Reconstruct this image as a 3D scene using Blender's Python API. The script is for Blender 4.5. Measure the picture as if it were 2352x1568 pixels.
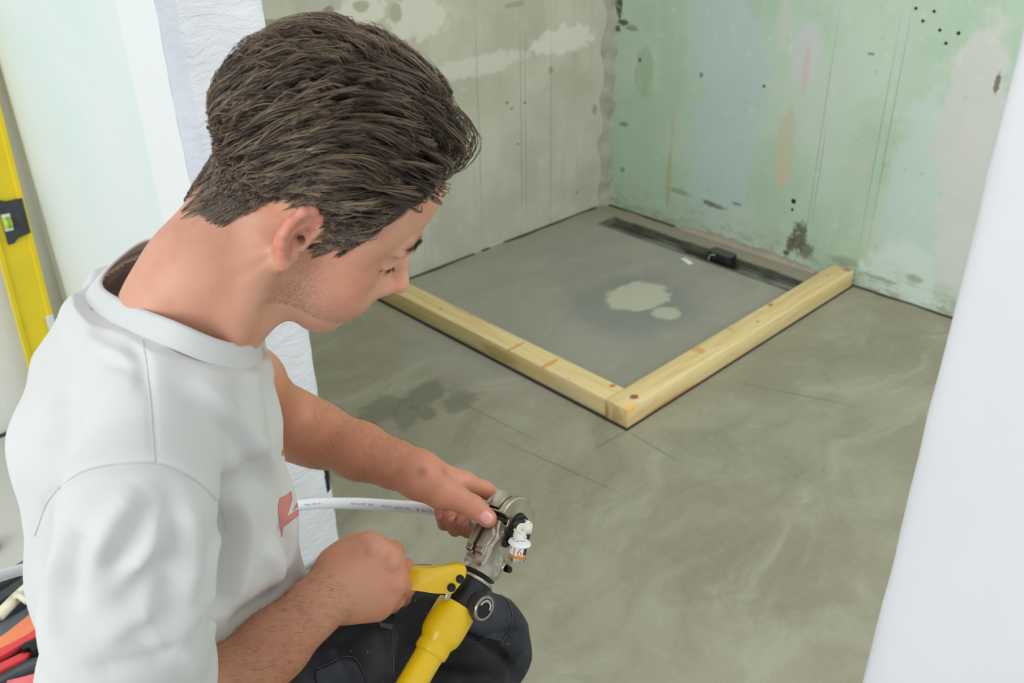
import bpy, bmesh, math, random
import numpy as np
from mathutils import Vector, Matrix
from mathutils.bvhtree import BVHTree
for _o in list(bpy.data.objects): bpy.data.objects.remove(_o)
random.seed(7); RNG = np.random.RandomState(11)
S = bpy.context.scene; COL = S.collection

# ---------------------------------------------------------------- camera
FPX = 2130.7; CX, CY = 1176.0, 784.0; CAMP = np.array([0, 0, 1.5])
def cam_basis(yaw, pitch, roll):
    f = np.array([math.cos(pitch)*math.cos(yaw), math.cos(pitch)*math.sin(yaw), -math.sin(pitch)])
    r = np.array([math.sin(yaw), -math.cos(yaw), 0]); d = np.cross(f, r)
    return np.array([r*math.cos(roll)+d*math.sin(roll), -r*math.sin(roll)+d*math.cos(roll), f])
CM = cam_basis(*[math.radians(a) for a in (46.513, 29.5575, 1.109)])
cam = bpy.data.cameras.new('camera'); camo = bpy.data.objects.new('camera', cam); COL.objects.link(camo)
cam.sensor_width = 36; cam.lens = 36*FPX/2352; cam.clip_start = 0.05; cam.clip_end = 60
camo.matrix_world = Matrix(((CM[0][0], -CM[1][0], -CM[2][0], CAMP[0]), (CM[0][1], -CM[1][1], -CM[2][1], CAMP[1]),
                            (CM[0][2], -CM[1][2], -CM[2][2], CAMP[2]), (0, 0, 0, 1)))
cam.dof.use_dof = True; cam.dof.focus_distance = 1.08; cam.dof.aperture_fstop = 8.0
S.camera = camo
# ---------------------------------------------------------------- light
S.view_settings.view_transform = 'Standard'; S.view_settings.look = 'None'
S.view_settings.gamma = 1; S.view_settings.use_curve_mapping = False; S.view_settings.exposure = 0.0
W = bpy.data.worlds.new('world'); S.world = W; W.use_nodes = True
W.node_tree.nodes['Background'].inputs[0].default_value = (0.97, 0.99, 1.0, 1)
W.node_tree.nodes['Background'].inputs[1].default_value = 0.70
def area(name, loc, target, sx, sy, power, color=(1, 1, 1)):
    l = bpy.data.lights.new(name, 'AREA'); l.shape = 'RECTANGLE'; l.size = sx; l.size_y = sy; l.energy = power; l.color = color
    o = bpy.data.objects.new(name, l); COL.objects.link(o); o.location = loc
    o.rotation_euler = (Vector(target)-Vector(loc)).to_track_quat('-Z', 'Y').to_euler(); return o
area('window_daylight', (-3.4, 0.7, 2.5), (1.2, 1.3, 0.6), 3.0, 2.0, 84, (0.95, 0.98, 1.0))
area('shower_fill_light', (1.7, -0.9, 2.7), (2.2, 1.5, 0.3), 1.4, 1.4, 60, (1.0, 0.97, 0.90))  # added fill with no visible source, brightens the shower walls and floor

# ---------------------------------------------------------------- helpers
def ray(px, py): return CM.T @ np.array([(px-CX)/FPX, (py-CY)/FPX, 1.0])
def P(px, py, d): return CAMP+ray(px, py)*d            # measured point of the photo at its depth -> world
def FL(px, py, z=0.0): r = ray(px, py); return CAMP+r*((z-1.5)/r[2])
def C3(*v): return CM.T @ np.array(v, float)            # viewing-aligned vector -> world
def tag(o, label=None, cat=None, group=None, kind=None):
    for k, v in (('label', label), ('category', cat), ('group', group), ('kind', kind)):
        if v: o[k] = v
    return o
def thing(name, label, cat, loc=(0, 0, 0), group=None):
    o = bpy.data.objects.new(name, None); COL.objects.link(o); o.location = loc; o.empty_display_size = .05
    return tag(o, label, cat, group)
def link(name, me, mat=None, parent=None, smooth=True):
    o = bpy.data.objects.new(name, me); COL.objects.link(o)
    if mat: me.materials.append(mat)
    if smooth: me.polygons.foreach_set('use_smooth', [True]*len(me.polygons))
    if parent is not None:
        o.parent = parent
        pm = Matrix.Identity(4); q = parent
        while q is not None: pm = q.matrix_basis @ pm; q = q.parent
        o.matrix_parent_inverse = Matrix.Identity(4)
        me.transform(pm.inverted())
    return o
def mesh(name, V, F, mat=None, parent=None, smooth=False):
    me = bpy.data.meshes.new(name); me.from_pydata([tuple(map(float, v)) for v in V], [], [tuple(f) for f in F]); me.update()
    return link(name, me, mat, parent, smooth)
def from_bm(name, bm, mat=None, parent=None, smooth=False):
    bmesh.ops.recalc_face_normals(bm, faces=bm.faces)
    me = bpy.data.meshes.new(name); bm.to_mesh(me); bm.free()
    return link(name, me, mat, parent, smooth)
def auto(o, ang=35):
    o.data.shade_auto_smooth(use_auto_smooth=True, angle=math.radians(ang)) if hasattr(o.data, 'shade_auto_smooth') else None
    e = np.zeros(len(o.data.polygons), bool); o.data.polygons.foreach_set('use_smooth', ~e)
    try: o.data.set_sharp_from_angle(angle=math.radians(ang))
    except Exception: pass
    return o
def bm_box(bm, lo, hi, bev=0, M=None, seg=2):
    r = bmesh.ops.create_cube(bm, size=1); vs = r['verts']
    for v in vs: v.co = Vector([lo[i]+(v.co[i]+.5)*(hi[i]-lo[i]) for i in range(3)])
    if bev > 0:
        es = list({e for v in vs for e in v.link_edges})
        rr = bmesh.ops.bevel(bm, geom=es, offset=bev, segments=seg, profile=.5, affect='EDGES'); vs = list({v for f in rr['faces'] for v in f.verts} | {v for v in vs if v.is_valid})
    if M is not None:
        for v in vs: v.co = M @ v.co
    return vs
def box(name, lo, hi, mat, parent=None, bev=0, M=None):
    bm = bmesh.new(); bm_box(bm, lo, hi, bev, M); return auto(from_bm(name, bm, mat, parent))
def frame(o, x, y, z):
    x, y, z = [np.asarray(v, float)/np.linalg.norm(v) for v in (x, y, z)]
    return Matrix(((x[0], y[0], z[0], o[0]), (x[1], y[1], z[1], o[1]), (x[2], y[2], z[2], o[2]), (0, 0, 0, 1)))
def axis_frame(o, z, hint=(0, 0, 1)):
    z = np.asarray(z, float)/np.linalg.norm(z); x = np.cross(hint, z)
    if np.linalg.norm(x) < 1e-3: x = np.cross((1, 0, 0), z)
    x /= np.linalg.norm(x); return frame(o, x, np.cross(z, x), z)
def bm_lathe(bm, prof, M=None, n=40, cap=True):
    rings = []
    for r, z in prof:
        rings.append([bm.verts.new((r*math.cos(2*math.pi*i/n), r*math.sin(2*math.pi*i/n), z)) for i in range(n)])
    for a, b in zip(rings, rings[1:]):
        for i in range(n): bm.faces.new((a[i], a[(i+1) % n], b[(i+1) % n], b[i]))
    if cap: bm.faces.new(rings[0][::-1]); bm.faces.new(rings[-1])
    if M is not None:
        for rr in rings:
            for v in rr: v.co = M @ v.co
def lathe(name, prof, M, mat, parent=None, n=40, cap=True, ang=35):
    bm = bmesh.new(); bm_lathe(bm, prof, M, n, cap); return auto(from_bm(name, bm, mat, parent), ang)
def bm_tube(bm, pts, rad, n=12, cap=True, flat=None):
    pts = [np.asarray(p, float) for p in pts]; rad = [rad]*len(pts) if np.isscalar(rad) else rad
    N = None; rings = []
    for i, p in enumerate(pts):
        t = pts[min(i+1, len(pts)-1)]-pts[max(i-1, 0)]; t /= np.linalg.norm(t)
        if N is None: N = np.cross(t, (0, 0, 1.)); N = N if np.linalg.norm(N) > 1e-3 else np.cross(t, (1., 0, 0))
        N = N-t*np.dot(N, t); N /= np.linalg.norm(N); B = np.cross(t, N)
        rings.append([bm.verts.new(p+rad[i]*(N*math.cos(2*math.pi*k/n)+B*math.sin(2*math.pi*k/n))) for k in range(n)])
    for a, b in zip(rings, rings[1:]):
        for i in range(n): bm.faces.new((a[i], a[(i+1) % n], b[(i+1) % n], b[i]))
    if cap: bm.faces.new(rings[0][::-1]); bm.faces.new(rings[-1])
def tube(name, pts, rad, mat, parent=None, n=12, cap=True):
    bm = bmesh.new(); bm_tube(bm, pts, rad, n, cap); return from_bm(name, bm, mat, parent, True)
def spline(pts, n=8):
    pts = [np.asarray(p, float) for p in pts]; q = [2*pts[0]-pts[1]]+pts+[2*pts[-1]-pts[-2]]; out = []
    for i in range(1, len(q)-2):
        for k in range(n):
            t = k/n; a, b, c, d = q[i-1:i+3]
            out.append(.5*((2*b)+(c-a)*t+(2*a-5*b+4*c-d)*t*t+(3*b-a-3*c+d)*t**3))
    return out+[pts[-1]]
def bm_prism(bm, poly, h0, h1, M, bev=0):
    a = [bm.verts.new((x, y, h0)) for x, y in poly]; b = [bm.verts.new((x, y, h1)) for x, y in poly]; n = len(poly)
    fs = [bm.faces.new(a[::-1]), bm.faces.new(b)]+[bm.faces.new((a[i], a[(i+1) % n], b[(i+1) % n], b[i])) for i in range(n)]
    vs = a+b
    if bev:
        es = list({e for f in fs[:2] for e in f.edges})
        rr = bmesh.ops.bevel(bm, geom=es, offset=bev, segments=2, profile=.5, affect='EDGES'); vs = list({v for f in rr['faces'] for v in f.verts} | {v for v in vs if v.is_valid})
    for v in vs: v.co = M @ v.co
def prism(name, poly, h0, h1, M, mat, parent=None, bev=0):
    bm = bmesh.new(); bm_prism(bm, poly, h0, h1, M, bev); return auto(from_bm(name, bm, mat, parent))

# ---------------------------------------------------------------- node material builder
class NT:
    def __init__(s, name):
        s.m = bpy.data.materials.new(name); s.m.use_nodes = True; s.t = s.m.node_tree; s.bsdf = s.t.nodes['Principled BSDF']
        s.tc = s.t.nodes.new('ShaderNodeNewGeometry').outputs['Position']
    def n(s, ty, **kw):
        nd = s.t.nodes.new(ty)
        for k, v in kw.items(): setattr(nd, k, v)
        return nd
    def put(s, sock, v):
        if isinstance(v, bpy.types.NodeSocket): s.t.links.new(v, sock)
        elif v is not None:
            if hasattr(sock.default_value, '__len__') and len(sock.default_value) == 4 and len(v) == 3: v = (*v, 1)
            sock.default_value = v
    def math(s, op, a, b=0.0, c=None, clamp=False):
        nd = s.n('ShaderNodeMath', operation=op, use_clamp=clamp); s.put(nd.inputs[0], a); s.put(nd.inputs[1], b)
        if c is not None: s.put(nd.inputs[2], c)
        return nd.outputs[0]
    def vm(s, op, a, b=(0, 0, 0)):
        nd = s.n('ShaderNodeVectorMath', operation=op); s.put(nd.inputs[0], a); s.put(nd.inputs[1], b); return nd
    def scale(s, v, sc): return s.vm('MULTIPLY', v, sc).outputs[0]
    def noise(s, scale=5, detail=4, rough=.55, vec=None, dist=0, col=False):
        nd = s.n('ShaderNodeTexNoise'); s.put(nd.inputs['Vector'], vec if vec is not None else s.tc)
        nd.inputs['Scale'].default_value = scale; nd.inputs['Detail'].default_value = detail; nd.inputs['Roughness'].default_value = rough
        nd.inputs['Distortion'].default_value = dist
        return nd.outputs['Color' if col else 'Fac']
    def ramp(s, f, lo, hi, a=0.0, b=1.0):
        nd = s.n('ShaderNodeMapRange'); nd.interpolation_type = 'SMOOTHSTEP'; s.put(nd.inputs[0], f)
        for i, v in zip((1, 2, 3, 4), (lo, hi, a, b)): nd.inputs[i].default_value = v
        return nd.outputs[0]
    def mix(s, f, a, b, mode='MIX'):
        nd = s.n('ShaderNodeMix', data_type='RGBA', blend_type=mode); s.put(nd.inputs[0], f); s.put(nd.inputs[6], a); s.put(nd.inputs[7], b); return nd.outputs[2]
    def blob(s, cen, rad, soft=.25, amp=.35, nscale=20, rotz=None, vec=None):
        v = s.vm('SUBTRACT', vec if vec is not None else s.tc, tuple(map(float, cen))).outputs[0]
        if rotz is not None:
            r = s.n('ShaderNodeVectorRotate'); r.rotation_type = 'Z_AXIS'; s.put(r.inputs['Vector'], v); r.inputs['Angle'].default_value = -rotz; v = r.outputs[0]
        v = s.vm('MULTIPLY', v, tuple(1/float(r) for r in rad)).outputs[0]
        l = s.vm('LENGTH', v).outputs['Value']
        if amp: l = s.math('ADD', l, s.math('MULTIPLY', s.math('SUBTRACT', s.noise(nscale, 6, .66), .5), amp*2.6))
        return s.ramp(l, 1-soft, 1+soft, 1.0, 0.0)
    def attr(s, name): return s.n('ShaderNodeAttribute', attribute_name=name).outputs['Fac']
    def bump(s, h, strength=.3, dist=.002):
        b = s.n('ShaderNodeBump'); s.put(b.inputs['Height'], h); b.inputs['Strength'].default_value = strength; b.inputs['Distance'].default_value = dist
        s.t.links.new(b.outputs[0], s.bsdf.inputs['Normal']); return s
    def out(s, col=None, rough=None, metal=None, **kw):
        s.put(s.bsdf.inputs['Base Color'], col); s.put(s.bsdf.inputs['Roughness'], rough); s.put(s.bsdf.inputs['Metallic'], metal)
        for k, v in kw.items(): s.put(s.bsdf.inputs[k.replace('_', ' ')], v)
        return s.m
def srgb(r, g, b):
    f = lambda c: (c/255/12.92) if c <= 10 else ((c/255+.055)/1.055)**2.4
    return (f(r), f(g), f(b))
def simple(name, c, rough=.5, metal=0, var=.08, nscale=30, bump=0, bscale=200, bdist=.001, **kw):
    n = NT(name); f = n.noise(nscale, 4)
    col = n.mix(n.ramp(f, .3, .7), tuple(x*(1-var) for x in c), tuple(min(1, x*(1+var)) for x in c))
    if bump: n.bump(n.noise(bscale, 3), bump, bdist)
    return n.out(col, rough, metal, **kw)
# ================================================================ the setting
def floor_material():
    n = NT('screed_floor')
    v = n.scale(n.tc, (1, 1, 1))
    warp = n.vm('ADD', n.tc, n.scale(n.noise(1.7, 3, col=True), (.45, .45, .0))).outputs[0]
    big = n.noise(1.6, 5, .6, warp)
    sm = n.noise(1.0, 6, .62, n.scale(warp, (2.2, 5.5, 1)), 1.2)
    fine = n.noise(60, 5, .6)
    c = n.mix(n.ramp(big, .35, .65), srgb(131, 128, 110), srgb(146, 144, 127))
    c = n.mix(n.math('MULTIPLY', n.ramp(sm, .5, .70), .45), c, srgb(163, 165, 148))
    c = n.mix(n.math('MULTIPLY', n.ramp(sm, .30, .48, 1, 0), .5), c, srgb(116, 115, 98))
    c = n.mix(n.math('MULTIPLY', n.ramp(fine, .35, .75), .12), c, srgb(172, 170, 155))
    md_ = n.noise(6, 5, .65, n.scale(warp, (1, 1.8, 1)), .6)
    c = n.mix(n.math('MULTIPLY', n.ramp(md_, .52, .7), .18), c, srgb(166, 168, 152)); c = n.mix(n.math('MULTIPLY', n.ramp(md_, .3, .48, 1, 0), .25), c, srgb(112, 112, 96))
    # greyer inside the timber frame
    c = n.mix(n.math('MULTIPLY', n.blob((2.3, 1.95, 0), (.75, .62, 9), .2, .12, 3), .5), c, srgb(150, 151, 145))
    # browner band by the drain, old mortar repair with a bluish rim
    c = n.mix(n.math('MULTIPLY', n.blob((2.93, 1.9, 0), (.07, .7, 9), .5, .3, 9), .6), c, srgb(140, 130, 112))
    c = n.mix(n.math('MULTIPLY', n.blob((2.30, 1.80, 0), (.25, .20, 9), .35, .5, 7), .65), c, srgb(122, 125, 124))
    c = n.mix(n.blob((2.36, 1.83, 0), (.135, .095, 9), .10, .55, 9), c, srgb(176, 177, 160))
    c = n.mix(n.blob((2.33, 1.68, 0), (.05, .045, 9), .2, .5, 20), c, srgb(172, 174, 158))
    # damp footprints
    for cx, cy, rx, ry, a in ((1.42, 1.875, .075, .045, .4), (1.465, 1.775, .06, .045, .2), (1.26, 1.90, .085, .055, .5), (1.31, 1.84, .08, .035, .9), (1.36, 1.80, .045, .03, 1.2)):
        c = n.mix(n.math('MULTIPLY', n.blob((cx, cy, 0), (rx, ry, 9), .28, .8, 17, a), .55), c, srgb(92, 92, 80))
    # trowel scratches
    for (a, b) in (((1440, 990), (1360, 1032)), ((1440, 990), (1560, 1060)), ((1060, 925), (1230, 1010)), ((1150, 1010), (1420, 1130)), ((1700, 880), (1980, 935))):
        A, B = FL(*a), FL(*b); m = (A+B)/2; d = B-A
        c = n.mix(.45, c, n.mix(n.blob(m, (np.linalg.norm(d)/2, .0035, 9), .35, .12, 40, math.atan2(d[1], d[0])), c, srgb(88, 87, 74)))
    # paler concrete beyond the partition
    c = n.mix(n.blob((-.6, 1.9, 0), (1.25, 2.2, 9), .12, .1, 3), c, srgb(196, 196, 187))
    n.bump(n.math('ADD', n.math('MULTIPLY', sm, .6), n.math('MULTIPLY', fine, .15)), .25, .004)
    return n.out(c, n.ramp(n.noise(3, 4), .3, .7, .42, .62), Specular_IOR_Level=.4)
def plaster_material():
    n = NT('scraped_plaster_wall')
    streak = n.noise(1, 6, .65, n.scale(n.tc, (60, 60, 2.0)), .3)
    big = n.noise(3.5, 5, .6)
    c = n.mix(n.ramp(big, .35, .65), srgb(172, 172, 156), srgb(186, 187, 172))
    c = n.mix(n.math('MULTIPLY', n.ramp(streak, .5, .75), .4), c, srgb(156, 154, 138))
    c = n.mix(n.math('MULTIPLY', n.ramp(n.noise(9, 5, .7), .55, .7), .4), c, srgb(197, 198, 184))
    def at(px, py): r = ray(px, py); return CAMP+r*(2.53/r[1])
    for q, rx, rz, col, f in (((1290, 90), .17, .05, (206, 206, 194), .9), ((1100, 150), .25, .035, (200, 200, 188), .8), ((960, 40), .12, .07, (205, 205, 192), .9),
                              ((830, 30), .10, .05, (207, 207, 194), .9), ((912, 32), .025, .03, (160, 158, 132), .8), ((835, 15), .03, .02, (158, 155, 130), .8),
                              ((640, 60), .12, .02, (120, 118, 98), .7), ((760, 25), .02, .012, (105, 105, 88), .7), ((1262, 160), .012, .016, (140, 132, 112), .7),
                              ((1360, 250), .015, .02, (140, 132, 112), .7), ((1320, 440), .006, .006, (110, 105, 90), .8), ((1180, 10), .05, .01, (140, 140, 120), .6)):
        c = n.mix(n.math('MULTIPLY', n.blob(at(*q), (rx, 1, rz), .15, .7, 22), f), c, srgb(*col))
    for px in (1205, 1195, 1262, 1100):
        m = at(px, 300); c = n.mix(n.math('MULTIPLY', n.blob(m, (.003, 1, .42), .4, .5, 8), .5), c, srgb(130, 128, 112))
    # the strip behind the partition is finished in white
    c = n.mix(n.blob((-.6, 2.6, 1.3), (1.34, 1, 3), .04, 0), c, srgb(240, 243, 242))
    n.bump(n.math('ADD', streak, n.noise(14, 5)), .35, .004)
    return n.out(c, .85)
def green_board_material():
    n = NT('green_moisture_board_wall')
    def at(px, py): r = ray(px, py); return CAMP+r*(2.97/r[0])
    vstreak = n.noise(1, 5, .6, n.scale(n.tc, (3, 26, 1.5)), .4)
    big = n.noise(2.4, 4, .6)
    c = n.mix(n.ramp(big, .35, .65), srgb(176, 201, 178), srgb(193, 212, 196))
    c = n.mix(n.math('MULTIPLY', n.ramp(vstreak, .48, .72), .5), c, srgb(186, 209, 204))
    for q, ry, rz, col, f in (((1660, 250), .16, .45, (185, 205, 206), .75), ((1640, 60), .14, .2, (190, 208, 208), .7), ((2110, 420), .10, .34, (194, 214, 210), .75), ((2080, 640), .16, .12, (208, 226, 220), .8),
                              ((1850, 130), .06, .11, (203, 208, 210), .85), ((1800, 50), .02, .09, (204, 206, 205), .7), ((1805, 330), .035, .13, (196, 196, 176), .85), ((1795, 400), .03, .05, (202, 194, 168), .8),
                              ((1850, 165), .012, .08, (206, 196, 188), .8), ((1985, 375), .010, .03, (212, 196, 180), .7), ((1535, 420), .014, .12, (178, 178, 140), .8), ((1545, 300), .010, .1, (186, 180, 150), .5),
                              ((2230, 250), .10, .25, (206, 208, 206), .9), ((2210, 450), .08, .25, (208, 210, 209), .85), ((2190, 600), .07, .12, (210, 215, 212), .8), ((1480, 160), .05, .1, (152, 182, 148), .6), ((1600, 210), .04, .05, (180, 206, 178), .6),
                              ((1720, 590), .10, .02, (170, 166, 148), .8), ((1680, 580), .06, .012, (172, 165, 150), .7), ((1520, 500), .2, .02, (160, 178, 150), .5)):
        c = n.mix(n.math('MULTIPLY', n.blob(at(*q), (1, ry, rz), .2, .6, 12), f), c, srgb(*col))
    for q, ry, rz, f in (((1640, 472), .05, .010, .7), ((1690, 468), .02, .006, .6), ((1625, 463), .03, .006, .6), ((1835, 545), .028, .06, .85), ((1815, 560), .016, .035, .85), ((1850, 575), .03, .03, .7),
                         ((1432, 285), .022, .010, .55), ((1610, 172), .008, .009, .7), ((1470, 138), .007, .009, .9), ((2000, 124), .012, .005, .6), ((1755, 198), .006, .006, .7), ((1560, 440), .05, .012, .4), ((1430, 390), .012, .012, .5),
                         ((1424, 8), .012, .07, .95), ((1412, 30), .016, .05, .9), ((1432, 52), .022, .012, .95), ((1418, 66), .018, .012, .9), ((1450, 65), .03, .012, .5), ((2290, 190), .008, .03, .8), ((2100, 640), .03, .012, .4), ((2020, 640), .07, .008, .4), ((1940, 600), .05, .02, .3), ((1805, 580), .012, .012, .9)):
        c = n.mix(n.math('MULTIPLY', n.blob(at(*q), (1, ry, rz), .3, .9, 70), f), c, srgb(82, 80, 58))
    # scored board joint lines
    for a, b in (((2106, 15), (1985, 560)), ((2075, 60), (1962, 580)), ((1905, 40), (1860, 600)), ((1890, 300), (1872, 500))):
        A, B = at(*a), at(*b); m = (A+B)/2; L = abs(A[2]-B[2])/2+.02
        c = n.mix(n.math('MULTIPLY', n.blob(m, (1, .0022, L), .5, .12, 30), .42), c, srgb(112, 128, 108))
    dz = n.n('ShaderNodeSeparateXYZ'); n.put(dz.inputs[0], n.tc); low = n.ramp(dz.outputs[2], .0, .16, 1, 0)
    c = n.mix(n.math('MULTIPLY', low, n.math('MULTIPLY', n.ramp(n.noise(18, 6, .7, n.scale(n.tc, (1, 1, 2.2))), .46, .62), .6)), c, srgb(148, 146, 112))
    c = n.mix(n.math('MULTIPLY', low, n.math('MULTIPLY', n.ramp(n.noise(45, 5, .7, n.scale(n.tc, (1, 1, 2.5))), .60, .68), .5)), c, srgb(98, 92, 68))
    sp = n.noise(26, 2, .4, n.scale(n.tc, (1, 1, 1)))
    c = n.mix(n.math('MULTIPLY', n.ramp(sp, .66, .74), .3), c, srgb(214, 228, 220))
    c = n.mix(n.math('MULTIPLY', n.ramp(n.noise(38, 2, .4), .70, .76), .25), c, srgb(128, 140, 112))
    n.bump(n.math('ADD', n.noise(11, 5), n.math('MULTIPLY', vstreak, .5)), .25, .004)
    return n.out(c, .7)
M_floor = floor_material(); M_plaster = plaster_material(); M_green = green_board_material()
def struct(o): o['kind'] = 'structure'; return o

# floor slab with the recess of the linear drain
hx0, hx1, hy0, hy1 = 2.772, 2.872, 1.43, 2.375
X0, X1, Y0, Y1 = -1.6, 3.05, -1.2, 2.72
V = [(X0, Y0, 0), (X1, Y0, 0), (X1, Y1, 0), (X0, Y1, 0), (hx0, hy0, 0), (hx1, hy0, 0), (hx1, hy1, 0), (hx0, hy1, 0)]
V += [(x, y, -.09) for x, y, z in V]
F = [(0, 1, 5, 4), (1, 2, 6, 5), (2, 3, 7, 6), (3, 0, 4, 7)]
F += [tuple(i+8 for i in f[::-1]) for f in F]+[(4, 5, 13, 12), (5, 6, 14, 13), (6, 7, 15, 14), (7, 4, 12, 15)]+[(1, 0, 8, 9), (2, 1, 9, 10), (3, 2, 10, 11), (0, 3, 11, 8)]
struct(mesh('floor', V, F, M_floor))
# walls
def wall(name, poly, z0, z1, mat):
    bm = bmesh.new(); bm_prism(bm, poly, z0, z1, Matrix.Identity(4)); return struct(from_bm(name, bm, mat))
w_left = wall('wall_left', [(-1.6, 2.62), (2.97, 2.513), (3.12, 2.51), (3.12, 2.72), (-1.6, 2.72)], 0, 2.7, M_plaster)
w_right = wall('wall_right', [(2.97, 2.5135), (2.975, -1.2), (3.12, -1.2), (3.12, 2.51)], 0, 2.7, M_green)
# mortar filled into the corner, lumpy
M_mort = simple('corner_mortar', srgb(156, 158, 145), .9, 0, .18, 14, .5, 60, .004)
bm = bmesh.new(); N = 90; rows = []
for i in range(N+1):
    z = 2.7*i/N; a = .045+.012*math.sin(i*.9)+.012*random.random(); b = .022+.01*math.sin(i*1.7+1)+.01*random.random(); k = .004+.006*random.random()
    rows.append([bm.verts.new(p) for p in ((2.972-a, 2.5145, z), (2.972-a*.8, 2.5095, z), (2.958-k, 2.500-k, z), (2.968, 2.511-b*.85, z), (2.9735, 2.511-b, z))])
for r0, r1 in zip(rows, rows[1:]):
    for j in range(4): bm.faces.new((r0[j], r0[j+1], r1[j+1], r1[j]))
struct(from_bm('trim_1', bm, M_mort, None, True))
# open expansion gap along the foot of both walls
M_gap = simple('dark_foam_edge_strip', srgb(66, 62, 52), .95, 0, .25, 40)
def edge_strip(name, A, B, nrm, w, breaks):
    bm = bmesh.new(); A, B, nrm = map(np.array, (A, B, nrm)); L = np.linalg.norm(B-A); n = int(L/.02)
    for i in range(n):
        t0, t1 = i/n, (i+1)/n
        if any(a < t0 < b for a, b in breaks): continue
        w0, w1 = [w*(.6+.5*math.sin(t*37)*math.sin(t*91+1)+.35) for t in (t0, t1)]; h = .003
        p, q = A+(B-A)*t0, A+(B-A)*t1
        vs = [bm.verts.new(v) for v in (p, q, q+nrm*w1, p+nrm*w0, p+(0, 0, h), q+(0, 0, h), q+nrm*w1+(0, 0, h), p+nrm*w0+(0, 0, h))]
        for f in ((4, 5, 6, 7), (0, 1, 5, 4), (2, 3, 7, 6), (1, 2, 6, 5), (3, 0, 4, 7)): bm.faces.new([vs[k] for k in f])
    return struct(from_bm(name, bm, M_gap))
edge_strip('trim_2', (-1.6, 2.617, .0005), (2.9, 2.5135, .0005), (0, -1, 0), .011, ((.862, .878), (.84, .852)))
edge_strip('trim_3', (2.97, 2.49, .0005), (2.975, -1.1, .0005), (-1, 0, 0), .012, ((.10, .28),))
# screed smeared up the green wall foot
M_smear = simple('screed_smear', srgb(158, 152, 136), .9, 0, .1, 20, .4, 40, .003)
bm = bmesh.new(); n = 40; r = []
for i in range(n+1):
    y = 2.10-.62*i/n; h = .02*math.sin(math.pi*i/n)**.6*(.5+random.random()*.7)+.002
    r.append([bm.verts.new(v) for v in ((2.955, y, .0006), (2.9685, y, .006), (2.9705, y, .006+h))])
for a, b in zip(r, r[1:]):
    for j in range(2): bm.faces.new((a[j], b[j], b[j+1], a[j+1]))
struct(from_bm('trim_4', bm, M_smear, None, True))

# screw holes in the walls (recessed dark plugs)
M_hole = simple('dark_screw_hole', (.01, .012, .01), .9)
def plug(cen, nrm, r, parent):
    cen = np.array(cen); lathe('screw_hole', [(r*.3, -.0004), (r*.8, -.0002), (r, .0003), (r*1.12, .0009), (r*.98, .0012), (r*.6, .0006), (r*.01, .0004)], axis_frame(cen, nrm), M_hole, parent, 14, False)
for q, r in (((2104, 19), .0045), ((2146, 26), .0045), ((2120, 48), .0045), ((2159, 69), .0045), ((2202, 76), .005), ((2173, 99), .0045), ((1823, 462), .0085), ((1820, 481), .005), ((1755, 198), .004), ((1556, 171), .003)):
    rr = ray(*q); plug(CAMP+rr*(2.9715/rr[0]), (-1, 0, 0), r, w_right)
for q, r in (((1165, 235), .0035), ((1206, 236), .0035), ((1176, 249), .003), ((1190, 330), .003)):
    rr = ray(*q); y = 2.521; plug(CAMP+rr*(y/rr[1]), (-.023, -1, 0), r, w_left)

# partition with an opening: left stub and right stub, both wrapped in white fleece
M_part = NT('white_filled_plasterboard')
_c = M_part.mix(M_part.ramp(M_part.noise(2.2, 4), .4, .65), srgb(228, 235, 233), srgb(219, 234, 230))
_c = M_part.mix(M_part.blob((.70, 1.66, 1.3), (1, .085, 3), .1, .05, 6), _c, srgb(236, 239, 240))
_c = M_part.mix(M_part.math('MULTIPLY', M_part.blob((.70, 1.85, 1.62), (1, .16, .02), .5, .7, 12), .5), _c, srgb(212, 236, 226))
_c = M_part.mix(M_part.blob((.70, 2.535, 1.3), (1, .012, 3), .5, .4, 8), _c, srgb(205, 210, 180))
M_part.bump(M_part.noise(18, 4), .12, .003); M_part = M_part.out(_c, .75)
nf = NT('white_fleece_shaded')
cre = nf.noise(1, 5, .6, nf.scale(nf.vm('ADD', nf.tc, nf.scale(nf.noise(5, 2, col=True), (.12, .12, .12))).outputs[0], (22, 22, 75)), .6)
nf.bump(nf.math('ADD', nf.math('MULTIPLY', cre, 1.0), nf.math('MULTIPLY', nf.noise(260, 3), .35)), .7, .005)
M_fleece = nf.out(nf.mix(nf.ramp(nf.noise(4, 3), .35, .7), srgb(207, 212, 221), srgb(220, 224, 231)), .9)  # darker copy for the left stub, shade of its end face put into the colour
M_fleece2 = simple('smooth_fleece_lit', srgb(234, 236, 240), .9, 0, .02, 4, .25, 14, .004)  # same fleece for the right stub, its brightness put into the colour
xa, xb, ye = .696, .842, 1.50
wm = wall('wall_middle', [(xa, ye), (xb, ye), (xb, 2.57), (xa, 2.57)], 0, 2.7, M_part)
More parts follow.
